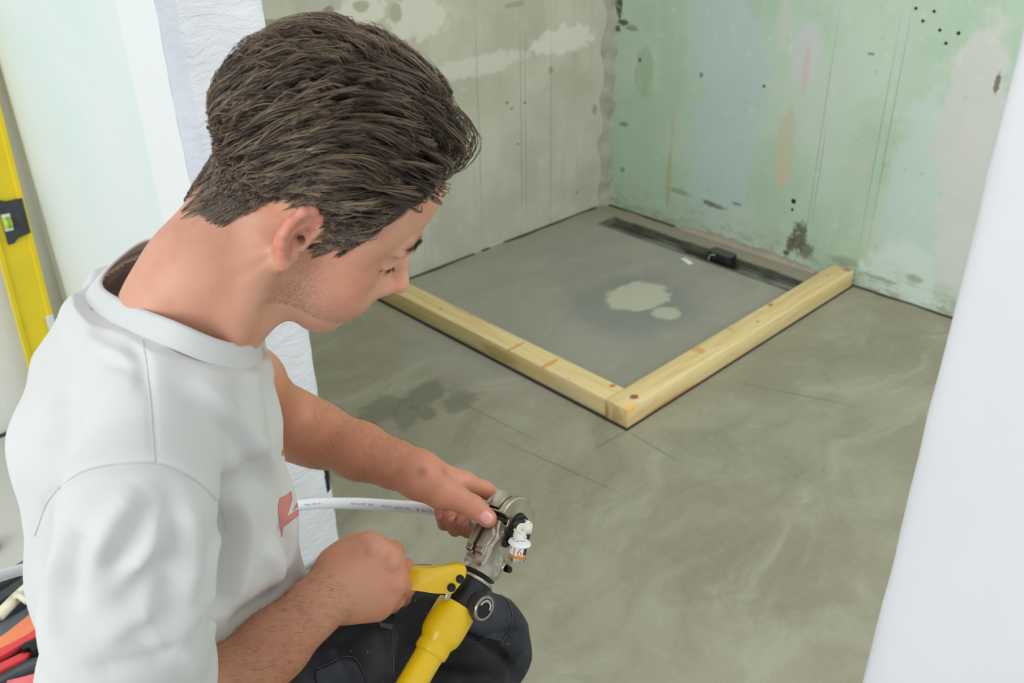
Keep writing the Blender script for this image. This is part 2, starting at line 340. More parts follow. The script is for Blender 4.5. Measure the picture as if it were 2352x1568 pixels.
# fleece sheet folded round the end of the stub
def fleece(name, pts, z0, z1, parent, amp=.0016, nz=160, thick=.0012, mat=None):
    bm = bmesh.new(); pts = spline([np.array((x, y, 0)) for x, y in pts], 6); rows = []
    for j in range(nz+1):
        z = z0+(z1-z0)*j/nz; row = []
        for i, p in enumerate(pts):
            t = pts[min(i+1, len(pts)-1)]-pts[max(i-1, 0)]; nr = np.array((t[1], -t[0], 0)); nr /= np.linalg.norm(nr)+1e-9
            a = amp*(math.sin(i*1.1+z*31+2*math.sin(z*9+i*.4))*.6+math.sin(z*87+i*.9+math.sin(i*.7)*2)*.4)
            row.append(bm.verts.new(p+nr*a+np.array((0, 0, z))))
        rows.append(row)
    for a, b in zip(rows, rows[1:]):
        for i in range(len(pts)-1): bm.faces.new((a[i], a[i+1], b[i+1], b[i]))
    o = from_bm(name, bm, mat or M_fleece, parent, True); md = o.modifiers.new('s', 'SOLIDIFY'); md.thickness = thick; return o
fleece('fleece_wrap', [(xa-.004, 1.575), (xa-.005, 1.53), (xa-.003, ye+.002), (xa+.004, ye-.005), (xa+.05, ye-.005), (xa+.1, ye-.005), (xb-.003, ye-.005), (xb+.004, ye+.002), (xb+.005, 1.55), (xb+.004, 1.62)], .002, 2.69, wm)
M_blacktape = simple('black_tape', (.008, .008, .009), .45, 0, .2, 60, .3, 300, .0005)
def zwall(px, py, y): rr = ray(px, py); return CAMP+rr*(y/rr[1])
pa, pb = zwall(746, 1072, ye-.0075), zwall(746, 1130, ye-.0075)
bm = bmesh.new(); rows = []
for i in range(15):
    z = pb[2]+(pa[2]-pb[2])*i/14; jg = random.uniform(-.0012, .0012)
    rows.append([bm.verts.new(v) for v in ((xb-.0085+jg+.008*max(0, (i < 2))*0, ye-.0075, z-(.006 if i == 0 else 0)), (xb-.001, ye-.0078, z), (xb+.0065, ye-.001, z), (xb+.0075, ye+.03, z))])
for a, b in zip(rows, rows[1:]):
    for j in range(3): bm.faces.new((a[j], a[j+1], b[j+1], b[j]))
o = from_bm('black_tape_strip', bm, M_blacktape, wm, True); md = o.modifiers.new('s', 'SOLIDIFY'); md.thickness = .0006
# near stub on the right
wn = wall('wall_front', [(.735, .225), (.735, -1.2), (.86, -1.2), (.86, .225)], 0, 2.7, M_part)
fleece('fleece_wrap', [(.722, -1.1), (.722, -.6), (.721, -.2), (.720, .1), (.7205, .19), (.727, .232), (.75, .243), (.80, .244), (.855, .238), (.870, .20), (.871, .05), (.871, -.3), (.871, -1.1)], .002, 2.69, wn, .0012, 60, mat=M_fleece2)

# ---------------------------------------------------------------- timber frame
def wood_material(name, axis, knots, tint=(0, 0, 0)):
    n = NT(name); sc = [38, 38, 38]; sc[axis] = 2.0
    w = n.vm('ADD', n.tc, n.scale(n.noise(3.2, 2, col=True), (.05, .05, .03))).outputs[0]
    g = n.noise(1, 5, .6, n.scale(w, tuple(sc)), .8); f = n.noise(1, 3, .5, n.scale(n.tc, tuple(s*6 for s in sc)))
    c = n.mix(n.ramp(g, .35, .65), srgb(218, 200, 150), srgb(203, 178, 122))
    c = n.mix(n.math('MULTIPLY', n.ramp(g, .60, .72), .55), c, srgb(196, 152, 92))
    c = n.mix(n.math('MULTIPLY', n.ramp(f, .45, .7), .18), c, srgb(228, 214, 172))
    for cen, rad, col, s in knots:
        c = n.mix(n.math('MULTIPLY', n.blob(cen, rad, .3, .35, 60), s), c, srgb(*col))
    n.bump(g, .12, .001); return n.out(c, .6)
bt = lambda px, py: FL(px, py, .064)
kr = [(bt(1456, 911), (.013, .012, .01), (120, 84, 52), .95), (bt(1452, 938), (.009, .007, .01), (232, 176, 60), .9), (bt(1445, 938), (.03, .02, .02), (226, 180, 100), .5), (bt(1770, 700), (.012, .008, .01), (150, 108, 62), .85), (bt(1740, 738), (.006, .006, .01), (170, 110, 60), .8),
      (bt(1600, 802), (.016, .03, .01), (188, 140, 78), .6), (bt(1675, 755), (.01, .02, .01), (188, 140, 78), .4), (bt(1945, 620), (.012, .014, .02), (160, 92, 60), .8), (bt(1900, 632), (.006, .006, .02), (150, 108, 62), .6),
      ((1.70, 1.37, .03), (.01, .018, .028), (186, 152, 98), .7), ((1.70, 1.405, .02), (.01, .008, .03), (170, 120, 60), .7), ((1.9, 1.325, .008), (.12, .01, .010), (196, 140, 70), .7)]
kl = [(bt(1012, 708), (.006, .005, .01), (110, 80, 50), .9), (bt(1407, 885), (.010, .008, .012), (190, 108, 40), .95), (bt(1185, 795), (.04, .007, .01), (190, 138, 66), .75), (bt(1262, 835), (.04, .009, .01), (204, 142, 60), .85), (bt(1243, 848), (.006, .016, .014), (112, 66, 34), .85),
      (bt(1123, 741), (.006, .010, .02), (196, 130, 60), .7), (bt(1307, 868), (.005, .004, .01), (170, 140, 100), .7), (bt(965, 728), (.006, .004, .03), (120, 88, 50), .6), ((1.697, 1.55, .03), (.01, .05, .03), (206, 190, 158), .6), ((1.697, 1.85, .03), (.01, .08, .02), (170, 140, 82), .6)]
M_woodR = wood_material('spruce_timber_a', 0, kr); M_woodL = wood_material('spruce_timber_b', 1, kl)
M_foot = simple('dark_foot_strip', srgb(38, 42, 44), .8)  # thin dark strip along the foot of both beams
t = thing('timber_beam', 'pale spruce beam running from frame corner to the green wall', 'beam', (2.32, 1.37, 0))
box('timber', (1.697, 1.329, .004), (2.952, 1.410, .064), M_woodR, t, .0022)
box('foot_strip', (1.691, 1.325, .0003), (2.955, 1.414, .004), M_foot, t)
t = thing('timber_beam', 'pale spruce beam running from frame corner to the grey plaster wall', 'beam', (1.74, 1.95, 0))
box('timber', (1.699, 1.4115, .004), (1.779, 2.50, .0635), M_woodL, t, .0022)
box('foot_strip', (1.691, 1.4145, .0003), (1.783, 2.50, .004), M_foot, t)

# ---------------------------------------------------------------- linear shower drain
M_steel = NT('dull_drain_steel'); M_steel.bump(M_steel.noise(60, 3), .2, .001)
M_steel = M_steel.out(M_steel.mix(M_steel.ramp(M_steel.noise(7, 5), .35, .7), srgb(92, 94, 84), srgb(150, 152, 142)), .5, .35)
M_steeld = simple('dirty_channel_steel', srgb(112, 113, 102), .6, .3, .3, 12)
M_plastic_k = simple('black_plastic', (.010, .011, .011), .38, 0, .2, 40)
t = thing('shower_drain', 'dark steel linear drain channel recessed in the floor along the green wall', 'drain', (2.82, 1.9, 0))
bm = bmesh.new()
for lo, hi in (((hx0+.002, hy0+.002, -.05), (hx1-.002, hy1-.002, -.047)), ((hx0+.001, hy0, -.05), (hx0+.004, hy1, .0015)), ((hx1-.004, hy0, -.05), (hx1-.001, hy1, .0015)),
               ((hx0+.004, hy0+.001, -.05), (hx1-.004, hy0+.004, .0015)), ((hx0+.004, hy1-.004, -.05), (hx1-.004, hy1-.001, .0015))): bm_box(bm, lo, hi)
from_bm('trough', bm, M_steeld, t)
bm = bmesh.new()
for lo, hi in (((hx0-.006, hy0-.006, .0004), (hx0+.005, hy1+.006, .003)), ((hx1-.005, hy0-.006, .0004), (hx1+.006, hy1+.006, .003)), ((hx0+.005, hy1-.005, .0004), (hx1-.005, hy1+.006, .003))): bm_box(bm, lo, hi, .0006)
from_bm('rim', bm, M_steel, t)
box('ledge', (hx1-.034, 1.86, -.046), (hx1-.030, hy1-.02, -.008), M_steel, t)
box('ledge', (hx1-.034, hy0+.01, -.046), (hx1-.030, 1.722, -.008), M_steel, t)
box('shallow_tray', (hx0+.006, 1.965, -.040), (hx0+.058, 2.36, -.014), M_steel, t, .002)
box('shallow_tray', (hx0+.006, 1.44, -.040), (hx0+.06, 1.722, -.012), M_steel, t, .002)
t = thing('drain_plug', 'black plastic drain insert with pale arc mark standing in the drain channel', 'drain insert', (2.825, 1.79, 0))
Mx = frame((2.815, 1.792, -.012), (1, 0, 0), (0, 1, 0), (0, 0, 1))
rp = [(x*.022+sx, y*.062) for x, y, sx in []]
poly = []
for cx, cy, a0 in ((.012, .038, 0), (-.012, .038, 90), (-.012, -.038, 180), (.012, -.038, 270)):
    for k in range(7): a = math.radians(a0+15*k); poly.append((cx+.016*math.cos(a), cy+.016*math.sin(a)))
prism('body', poly, 0, .047, Mx, M_plastic_k, t, .002)
M_ktop = simple('grey_rubber_top', srgb(68, 72, 68), .55)
prism('cap', [(x*.9, y*.95) for x, y in poly], .0472, .050, Mx, M_ktop, t, .001)
arc = [np.array((2.7862, 1.812+.020*math.cos(a), .008+.022*math.sin(a))) for a in np.linspace(-.3, 1.9, 16)]
tube('arc_mark', [a for a in arc], .0016, simple('pale_print', srgb(190, 200, 200), .5), t, 6)
p = FL(1577, 600); t = box('tape_scrap', (p[0]-.012, p[1]-.03, .0006), (p[0]+.010, p[1]+.026, .004), simple('white_plastic_scrap', srgb(222, 226, 222), .5), None, .001,
        Matrix.Translation(Vector(p)) @ Matrix.Rotation(math.radians(-22), 4, 'Z') @ Matrix.Translation(-Vector(p)))
tag(t, 'small white plastic scrap lying on the floor before the shower drain', 'scrap')
# ================================================================ implicit modelling: smooth unions meshed as ONE surface
import openvdb
def _cap(p, a, b, r1, r2):
    ba = b-a; pa = p-a; t = np.clip((pa@ba)/max(float(ba@ba), 1e-12), 0, 1)
    return np.sqrt(((pa-t[:, None]*ba)**2).sum(1))-(r1+(r2-r1)*t)
def _ell(p, c, Ri, r):
    q = (p-c)@Ri.T; k0 = np.sqrt(((q/r)**2).sum(1)); k1 = np.sqrt(((q/(r*r))**2).sum(1))+1e-9
    return k0*(k0-1)/k1
def _boxr(p, c, Ri, h, r):
    q = np.abs((p-c)@Ri.T)-(h-r); return np.sqrt((np.maximum(q, 0)**2).sum(1))+np.minimum(q.max(1), 0)-r
class Sdf:
    def __init__(s): s.ops = []
    def add(s, fn, lo, hi, k=.01, op='u', grp=0): s.ops.append([fn, np.array(lo, np.float32), np.array(hi, np.float32), k, op]); return s
    def cap(s, a, b, r1, r2=None, k=.01, op='u'):
        a, b = np.array(a, np.float32), np.array(b, np.float32); r2 = r1 if r2 is None else r2; r = max(r1, r2)
        return s.add(lambda p: _cap(p, a, b, r1, r2), np.minimum(a, b)-r, np.maximum(a, b)+r, k, op)
    def chain(s, pts, rads, k=.004, kin=.002, op='u'):
        """a limb or finger of joined tapered segments, united first with itself"""
        pts = [np.array(q, np.float32) for q in pts]
        def fn(p):
            d = None
            for i in range(len(pts)-1):
                e = _cap(p, pts[i], pts[i+1], rads[i], rads[i+1]); d = e if d is None else smin(d, e, kin)
            return d
        A = np.array(pts); r = max(rads); return s.add(fn, A.min(0)-r, A.max(0)+r, k, op)
    def ell(s, c, r, X=None, k=.01, op='u'):
        c = np.array(c, np.float32); r = np.array(r, np.float32); Ri = np.eye(3, dtype=np.float32) if X is None else np.array(X, np.float32)
        m = float(r.max()); return s.add(lambda p: _ell(p, c, Ri, r), c-m, c+m, k, op)
    def box(s, c, h, X=None, r=.002, k=.004, op='u'):
        c = np.array(c, np.float32); h = np.array(h, np.float32); Ri = np.eye(3, dtype=np.float32) if X is None else np.array(X, np.float32)
        m = float(np.linalg.norm(h)); return s.add(lambda p: _boxr(p, c, Ri, h, r), c-m, c+m, k, op)
    def eval(s, p, lo=None, hi=None, pad=0):
        d = np.full(len(p), 9., np.float32)
        for fn, a, b, k, op in s.ops:
            m = k+pad+.004
            if lo is not None and (np.any(a-m > hi) or np.any(b+m < lo)): continue
            e = fn(p)
            if op == 'u': d = smin(d, e, k)
            elif op == 's': d = -smin(-d, e, k)
            elif op == 'd': d = d-e               # displacement field
        return d
    def mesh(s, vox, bs=32, lo=None, hi=None):
        A = [o for o in s.ops if o[4] == 'u']
        LO = np.min([o[1] for o in A], 0)-3*vox if lo is None else np.array(lo); HI = np.max([o[2] for o in A], 0)+3*vox if hi is None else np.array(hi)
        i0 = np.floor(LO/vox/bs).astype(int); i1 = np.ceil(HI/vox/bs).astype(int)
        g = openvdb.FloatGrid(3*vox); ax = np.arange(bs)*vox; gx = np.stack(np.meshgrid(ax, ax, ax, indexing='ij'), -1).reshape(-1, 3).astype(np.float32)
        half = bs*vox/2; ka = half*1.75+.02
        for i in range(i0[0], i1[0]):
            for j in range(i0[1], i1[1]):
                for k in range(i0[2], i1[2]):
                    o = np.array((i, j, k))*bs*vox; c = (o+half).astype(np.float32)[None]
                    dc = s.eval(c, o-.0, o+2*half, pad=ka)[0]
                    if dc > ka*1.35: continue
                    if dc < -ka*1.35: arr = np.full((bs, bs, bs), -3*vox, np.float32)
                    else:
                        d = s.eval(gx+o.astype(np.float32), o, o+2*half, pad=3*vox)
                        arr = np.clip(d, -3*vox, 3*vox).reshape(bs, bs, bs).astype(np.float32)
                        if arr.min() >= 3*vox*.999: continue
                    g.copyFromArray(arr, ijk=(int(i*bs), int(j*bs), int(k*bs)))
        pts, tr, q = g.convertToPolygons(isovalue=0, adaptivity=0)
        return np.array(pts)*vox, np.array(tr).astype(int), np.array(q).astype(int)
def smin(a, b, k):
    if k <= 0: return np.minimum(a, b)
    h = np.maximum(k-np.abs(a-b), 0)/k; return np.minimum(a, b)-h*h*k*.25
def sst(x, a, b): t = np.clip((x-a)/(b-a), 0, 1); return t*t*(3-2*t)
def quad_mesh(name, V, T, Q, mat, parent, attrs=None, keep=None):
    """fast mesh from arrays, drops stray islands is left to the caller"""
    if keep is not None:
        T = T[keep[T].all(1)] if len(T) else T; Q = Q[keep[Q].all(1)]
        used = np.zeros(len(V), bool); used[Q.ravel()] = True
        if len(T): used[T.ravel()] = True
        idx = np.cumsum(used)-1; V = V[used]; Q = idx[Q]; T = idx[T] if len(T) else T
        if attrs: attrs = {k: v[used] for k, v in attrs.items()}
    me = bpy.data.meshes.new(name); nT, nQ = len(T), len(Q)
    me.vertices.add(len(V)); me.vertices.foreach_set('co', V.astype(np.float32).ravel())
    li = np.concatenate([Q.ravel(), T.ravel()]) if nT else Q.ravel()
    me.loops.add(len(li)); me.loops.foreach_set('vertex_index', li[::1].astype(np.int32))
    me.polygons.add(nT+nQ); me.polygons.foreach_set('loop_start', np.concatenate([np.arange(nQ)*4, nQ*4+np.arange(nT)*3]).astype(np.int32))
    me.update(calc_edges=True); me.validate()
    if attrs:
        for k, v in attrs.items():
            at = me.attributes.new(k, 'FLOAT', 'POINT'); at.data.foreach_set('value', v.astype(np.float32))
    o = link(name, me, mat, parent)
    return o
def wob(p, f, seed=0):
    """cheap smooth 3-D noise in about -1..1"""
    r = np.random.RandomState(seed); d = 0
    for i in range(5):
        w = r.randn(3).astype(np.float32); w /= np.linalg.norm(w); d = d+np.sin(p@(w*f*(.7+.35*i))+r.rand()*6.3+1.3*np.sin(p@(r.randn(3).astype(np.float32)*f*.35)))
    return d/3.2
def ridge(pts, w, amp, soft=1.):
    """fold of cloth along a polyline: displacement field falling off with distance"""
    pts = [np.array(q, np.float32) for q in pts]; A = np.array(pts)
    def fn(p):
        d = None
        for a, b in zip(pts, pts[1:]):
            e = _cap(p, a, b, 0, 0); d = e if d is None else np.minimum(d, e)
        return (amp*np.exp(-(d/w)**2)).astype(np.float32)
    return fn, A.min(0)-w*2.5, A.max(0)+w*2.5
# ================================================================ the man
HA = np.array([[0.6395, 0.6226, 0.4511], [-0.403, 0.7711, -0.4929], [-0.6547, 0.1334, 0.744]])
u_, s_, v_ = np.linalg.svd(HA); HA = (u_@v_); _t = math.radians(-4.5); HA = HA@np.array([[math.cos(_t), -math.sin(_t), 0], [math.sin(_t), math.cos(_t), 0], [0, 0, 1]]); HO = np.array([0.4316, 0.715, 1.1956])
def HD(*q): return HA@np.array(q, float)+HO
person = thing('person', 'kneeling man with combed brown hair, white t-shirt and dark trousers gripping a pressing tool', 'person', (0.27, 0.78, 0.0))
# joints measured from the photograph
NB = P(408, 700, .845); SHR = P(322, 1150, .75); ELR = P(395, 1700, .90); WRR = P(757, 1362, 1.03)
SHL = P(470, 765, .955); ELL = P(650, 968, 1.20); WRL = P(955, 1085, 1.135)
body = Sdf()
H = lambda *q: HD(*q)
def hell(c, r, k, op='u', rot=None):
    X = HA.T if rot is None else (HA@rot).T
    body.ell(HD(*c), r, X, k, op)
def both(fn):
    for s in (1, -1): fn(s)
def roty(a): c, s = math.cos(a), math.sin(a); return np.array([[c, 0, s], [0, 1, 0], [-s, 0, c]])
def rotz(a): c, s = math.cos(a), math.sin(a); return np.array([[c, -s, 0], [s, c, 0], [0, 0, 1]])
# skull and face
hell((-.010, 0, .046), (.094, .075, .086), .01)
hell((.040, 0, .052), (.048, .059, .056), .03)
hell((.044, 0, -.030), (.045, .051, .066), .03)
both(lambda s: body.cap(H(.004, s*.051, -.050), H(.066, s*.020, -.093), .017, .017, .03))
hell((.038, 0, -.068), (.046, .046, .034), .03)
hell((.076, 0, -.096), (.019, .022, .016), .018)
both(lambda s: hell((.056, s*.043, -.014), (.024, .016, .017), .020))
both(lambda s: hell((.018, s*.053, .03), (.046, .018, .04), .03))
both(lambda s: body.cap(H(.086, s*.012, .027), H(.082, s*.041, .029), .0105, .0095, .012))
hell((.083, 0, .024), (.014, .018, .014), .014)
both(lambda s: hell((.098, s*.031, .003), (.020, .019, .0125), .014, 's'))
both(lambda s: body.ell(H(.0745, s*.031, .003), (.0135, .0150, .0130), HA.T, .003))
both(lambda s: body.chain([H(.0870, s*.020, -.0035), H(.0885, s*.031, -.0050), H(.083, s*.043, -.0040)], (.0016, .0016, .0012), .002, .001, 's'))
both(lambda s: body.chain([H(.088, s*.018, .003), H(.0895, s*.031, .0105), H(.083, s*.045, .004)], (.002, .003, .002), .006, .002))
body.chain([H(.086, 0, .018), H(.098, 0, -.004), H(.110, 0, -.022)], (.0085, .0085, .0095), .012, .006)
hell((.1125, 0, -.0265), (.0110, .0115, .0095), .010)
both(lambda s: body.cap(H(.080, s*.010, .004), H(.088, s*.015, -.026), .009, .009, .014))
both(lambda s: hell((.0995, s*.0135, -.0315), (.0115, .0075, .0075), .007))
both(lambda s: hell((.1035, s*.0070, -.0405), (.0065, .0032, .0042), .003, 's'))
hell((.082, 0, -.054), (.021, .030, .022), .02)
body.chain([H(.088, .026, -.066), H(.099, .012, -.0615), H(.1015, 0, -.0625), H(.099, -.012, -.0615), H(.088, -.026, -.066)], (.003, .0052, .0055, .0052, .003), .006, .004)
body.chain([H(.087, .023, -.0675), H(.096, .010, -.0735), H(.098, 0, -.0740), H(.096, -.010, -.0735), H(.087, -.023, -.0675)], (.003, .0058, .0062, .0058, .003), .006, .004)
body.chain([H(.092, .027, -.0675), H(.104, .010, -.0675), H(.1065, 0, -.0680), H(.104, -.010, -.0675), H(.092, -.027, -.0675)], (.0008, .0014, .0014, .0014, .0008), .002, .001, 's')
both(lambda s: hell((.058, s*.032, -.050), (.030, .021, .030), .03))
HEADOPS = list(body.ops)
# ears
def ear(s):
    eo = np.array((.000, s*.0700, -.006)); bk = np.array((-.985, s*.17, .12)); bk /= np.linalg.norm(bk); upv = np.array((-.10, s*.04, .99)); ou = np.cross(bk, upv)*(1 if np.dot(np.cross(bk, upv), (0, s, 0)) > 0 else -1)
    fl = math.radians(24); bk = bk*math.cos(fl)+np.array((0, s, 0))*math.sin(fl); bk /= np.linalg.norm(bk); ou = np.cross(bk, upv); ou *= np.sign(ou[1]*s); ou /= np.linalg.norm(ou)
    e = lambda u, v, w: HD(*(eo+bk*u+upv*v+ou*w))
    Xe = np.array([HA@bk, HA@upv, HA@ou]); Xe[0] -= Xe[1]*np.dot(Xe[0], Xe[1]); Xe[0] /= np.linalg.norm(Xe[0])
    body.ell(e(.0110, .005, .005), (.0165, .030, .0055), Xe, .008)
    body.chain([e(.004, .004, .006), e(-.003, .012, .008), e(-.004, .022, .009), e(.002, .031, .0095), e(.012, .0345, .010), e(.021, .030, .011), e(.0265, .018, .012), e(.0265, .004, .012), e(.021, -.008, .011), e(.014, -.017, .009), e(.007, -.026, .008)],
               (.0026, .0032, .0038, .0042, .0042, .0042, .0040, .0038, .0036, .0042, .0062), .003, .003)
    body.cap(e(.007, -.025, .008), e(.000, -.018, .006), .0062, .0045, .006)
    body.ell(e(.0085, .003, .0110), (.0095, .0140, .0080), Xe, .003, 's')
    body.ell(e(.015, .022, .0125), (.0065, .0065, .0045), Xe, .003, 's')
    body.chain([e(.010, -.014, .008), e(.0185, -.002, .010), e(.0185, .009, .010), e(.013, .017, .0095), e(.006, .020, .008)], (.0028, .0028, .0028, .0026, .002), .003, .002)
    body.cap(e(-.0015, -.005, .007), e(-.0025, .003, .007), .0040, .0034, .004)
    body.cap(e(.003, .000, .008), e(-.002, .002, -.006), .0034, .003, .002, 's')
    return e
for s in (1, -1): EAR = ear(s)
# neck, traps, shoulders core
NK0 = len(body.ops)
body.chain([H(-.040, 0, .01), H(-.032, 0, -.045), P(478, 645, .845), P(415, 715, .845)], (.050, .0525, .053, .050), .03, .03)
body.cap(H(.002, 0, -.075), P(500, 742, .855), .028, .040, .03)       # throat
NECKOPS = body.ops[NK0:]
body.cap(P(408, 725, .848), P(365, 900, .835), .036, .034, .03)        # trapezius slope, near side
body.cap(P(420, 720, .885), P(460, 780, .93), .040, .034, .03)
body.cap(P(365, 745, .885), P(320, 900, .93), .034, .045, .04)         # upper back
body.cap(P(360, 920, .83), SHR+C3(0, 0, .02), .036, .036, .03)
body.cap(P(390, 900, .92), P(400, 1300, 1.03), .065, .075, .05)        # trunk
body.cap(P(440, 830, .93), SHL, .034, .034, .03)
# sternocleidomastoid and adam's apple
body.cap(H(-.02, -.058, -.035), P(535, 765, .815), .013, .010, .02)
# arms
body.chain([SHR+C3(0, 0, .015), SHR*.5+ELR*.5+C3(0, 0, .01), ELR], (.034, .034, .038), .03, .02)
um = WRR-ELR; 
body.chain([ELR, ELR+um*.28, ELR+um*.62, ELR+um*.86, WRR], (.039, .041, .0345, .0285, .0265), .03, .02)
body.chain([SHL, SHL*.5+ELL*.5, ELL], (.036, .039, .041), .03, .02)
ul = WRL-ELL
body.chain([ELL, ELL+ul*.25, ELL+ul*.6, ELL+ul*.85, WRL], (.039, .039, .033, .0262, .0245), .03, .02)
# ---- right hand: fist round the lever
pr = [P(850, 1258, 1.045), P(893, 1288, 1.047), P(905, 1333, 1.052), P(886, 1368, 1.060)]
body.cap(WRR, P(800, 1328, 1.038), .027, .025, .02)
for q, r in zip(pr, (.0155, .0155, .0150, .0140)): body.cap(P(775, 1345, 1.040)*.75+q*.25, q, .0215, r, .012)
body.ell(P(832, 1320, 1.052), (.042, .040, .021), np.array([C3(.85, -.35, .1), C3(.35, .85, 0), C3(-.1, 0, 1)]), .02)
fist = [([pr[0], P(905, 1266, 1.078), P(905, 1292, 1.118), P(872, 1310, 1.122)], (.0128, .0115, .0102, .009)),
        ([pr[1], P(928, 1305, 1.080), P(926, 1332, 1.122), P(890, 1340, 1.126)], (.0132, .0118, .0104, .009)),
        ([pr[2], P(934, 1346, 1.082), P(925, 1372, 1.120), P(890, 1372, 1.126)], (.0125, .0112, .0100, .0088)),
        ([pr[3], P(912, 1374, 1.084), P(902, 1390, 1.115), P(876, 1386, 1.120)], (.0115, .0102, .0090, .0080))]
for pts, rr in fist: body.chain(pts, rr, .0035, .003)
for q, r in zip(pr, (.0138, .0145, .0136, .0120)): body.ell(q+C3(.004, -.001, -.0105), (r*.66, r*.66, r*.62), None, .005)
for q in pr: body.cap(q+C3(-.006, 0, -.011), q*.35+P(775, 1340, 1.02)*.65, .0035, .002, .006)
body.cap(P(800, 1382, 1.055), P(862, 1392, 1.070), .023, .017, .02)      # hypothenar
body.chain([P(775, 1300, 1.045), P(812, 1262, 1.065), P(850, 1262, 1.095), P(882, 1290, 1.115)], (.022, .0165, .0125, .0105), .014, .006)   # thumb
# ---- left hand: holds the pipe against the jaws
mi, mm, mr, mp = P(1066, 1108, 1.155), P(1060, 1125, 1.178), P(1046, 1140, 1.195), P(1024, 1148, 1.200)
for q, r in zip((mi, mm, mr, mp), (.0135, .0135, .0125, .0115)): body.cap(WRL+C3(.004, .002, 0), q, .0215, r, .016)
body.chain([P(975, 1108, 1.125), P(1012, 1130, 1.118), P(1048, 1143, 1.118), P(1086, 1163, 1.116), P(1120, 1190, 1.116)], (.021, .0195, .0150, .0132, .0112), .014, .006)
body.chain([mi, P(1115, 1125, 1.172), P(1140, 1142, 1.188), P(1158, 1165, 1.205)], (.0128, .0112, .0100, .0088), .008, .003)
body.chain([mm, P(1082, 1185, 1.214), P(1075, 1217, 1.190), P(1061, 1191, 1.164)], (.0120, .0108, .0098, .0090), .005, .003)
body.chain([mr, P(1060, 1195, 1.220), P(1046, 1214, 1.190), P(1032, 1180, 1.165)], (.0115, .0104, .0095, .0088), .004, .003)
body.chain([mp, P(1034, 1186, 1.215), P(1020, 1202, 1.190), P(1010, 1174, 1.168)], (.0102, .0092, .0083, .0077), .004, .003)
# thumb nail bed recess and nails
def nail(c, ax, nrm, w, l, name='nail'):
    ax = ax/np.linalg.norm(ax); nrm = nrm-ax*np.dot(ax, nrm); nrm /= np.linalg.norm(nrm); sd = np.cross(ax, nrm)
    body.ell(c+nrm*.0006, (l*1.12, w*1.12, .0016), np.array([ax, sd, nrm]), .0015, 's'); return (c, ax, nrm, sd, w, l)
def tipnail(a, b, r, toward, w, l, back=.3):
    ax = (b-a)/np.linalg.norm(b-a); n = toward-ax*np.dot(ax, toward); n /= np.linalg.norm(n)
    return nail(b-ax*l*back+n*(r+.0002), ax, n, w, l)
cdir = lambda q: (CAMP-q)/np.linalg.norm(CAMP-q)
t0, t1 = P(1086, 1163, 1.116), P(1120, 1190, 1.116)
NAILS = [tipnail(t0, t1, .0112, cdir(t1)+C3(.12, .12, 0), .0078, .0085),
         tipnail(P(1075, 1217, 1.190), P(1061, 1191, 1.164), .0090, cdir(t1)+C3(.1, -.25, -.2), .0058, .0062),
         tipnail(P(1046, 1214, 1.190), P(1032, 1180, 1.165), .0088, cdir(t1)+C3(0, -.25, -.2), .0056, .0060),
         tipnail(P(1020, 1202, 1.190), P(1010, 1174, 1.168), .0077, cdir(t1)+C3(-.1, -.25, -.2), .0050, .0055)]
bv, bt_, bq = body.mesh(.0016)
def orient(V, T, Q):
    a, b, c = V[Q[:, 0]], V[Q[:, 1]], V[Q[:, 2]]; vol = (np.cross(a, b)*c).sum()
    return (T[:, ::-1] if len(T) else T, Q[:, ::-1]) if vol < 0 else (T, Q)
bt_, bq = orient(bv, bt_, bq)
# colour masks of the skin, plus painted shade in the ear canal
hl = (bv-HO)@HA
ax_ = np.abs(hl[:, 1]); phi = np.degrees(np.arctan2(ax_, hl[:, 0]))
HLX = [0, 22, 36, 46, 52, 57, 62, 70, 74, 80, 90, 105, 118, 130, 148, 165, 180]
HLZ = [.090, .088, .082, .072, .062, .046, .018, -.004, -.004, .022, .032, .032, .006, -.034, -.058, -.066, -.068]
hz = np.interp(phi, HLX, HLZ)
headreg = (hl[:, 2] > -.075) & (np.linalg.norm(hl*np.array([.9, 1, .8]), axis=1) < .16)
earreg = ((ax_ > .0775+.30*np.maximum(0, -.012-hl[:, 0])+.35*np.maximum(0, -.008-hl[:, 2])) & (hl[:, 0] < .004) & (hl[:, 0] > -.046) & (hl[:, 2] < .042) & (hl[:, 2] > -.033))
nz = wob(hl.astype(np.float32), 260, 3)*.006
soft = np.interp(phi, [0, 60, 80, 110, 140, 180], [.004, .006, .008, .014, .030, .032])
hairm = sst(hl[:, 2]-hz+nz, -soft*.4, soft*1.1)*headreg*(~earreg)
nape = np.interp(phi, [0, 110, 140, 180], [1, 1, .75, .7])
stub = (np.exp(-(((hl[:, 2]+.085)/.030)**2))*sst(hl[:, 0], -.005, .03)+.75*np.exp(-((hl[:, 0]-.025)/.02)**2-((hl[:, 2]+.045)/.03)**2)+np.exp(-((hl[:, 0]-.09)/.02)**2-((hl[:, 2]+.05)/.008)**2-(ax_/.025)**2)*.6)*headreg
brow = np.exp(-(((hl[:, 2]-(.0335+.004*np.sin(np.clip((ax_-.012)/.04, 0, 1)*3.14)))/.0042)**2))*sst(ax_, .006, .014)*(1-sst(ax_, .044, .054))*(hl[:, 0] > .05)*(.7+.3*wob(hl.astype(np.float32), 900, 5))
lash = np.exp(-(((hl[:, 2]+.0042)/.0022)**2))*sst(ax_, .017, .021)*(1-sst(ax_, .042, .046))*(hl[:, 0] > .068)*(hl[:, 0] < .096)
canal_shade = np.exp(-(np.linalg.norm(hl-np.array([-.005, -.072, -.005]), axis=1)/.0055)**2)  # shade inside the ear hole, painted dark into the skin
lips = (hl[:, 0] > .083)*np.exp(-(((hl[:, 2]+.0675)/.008)**4))*(ax_ < .026)
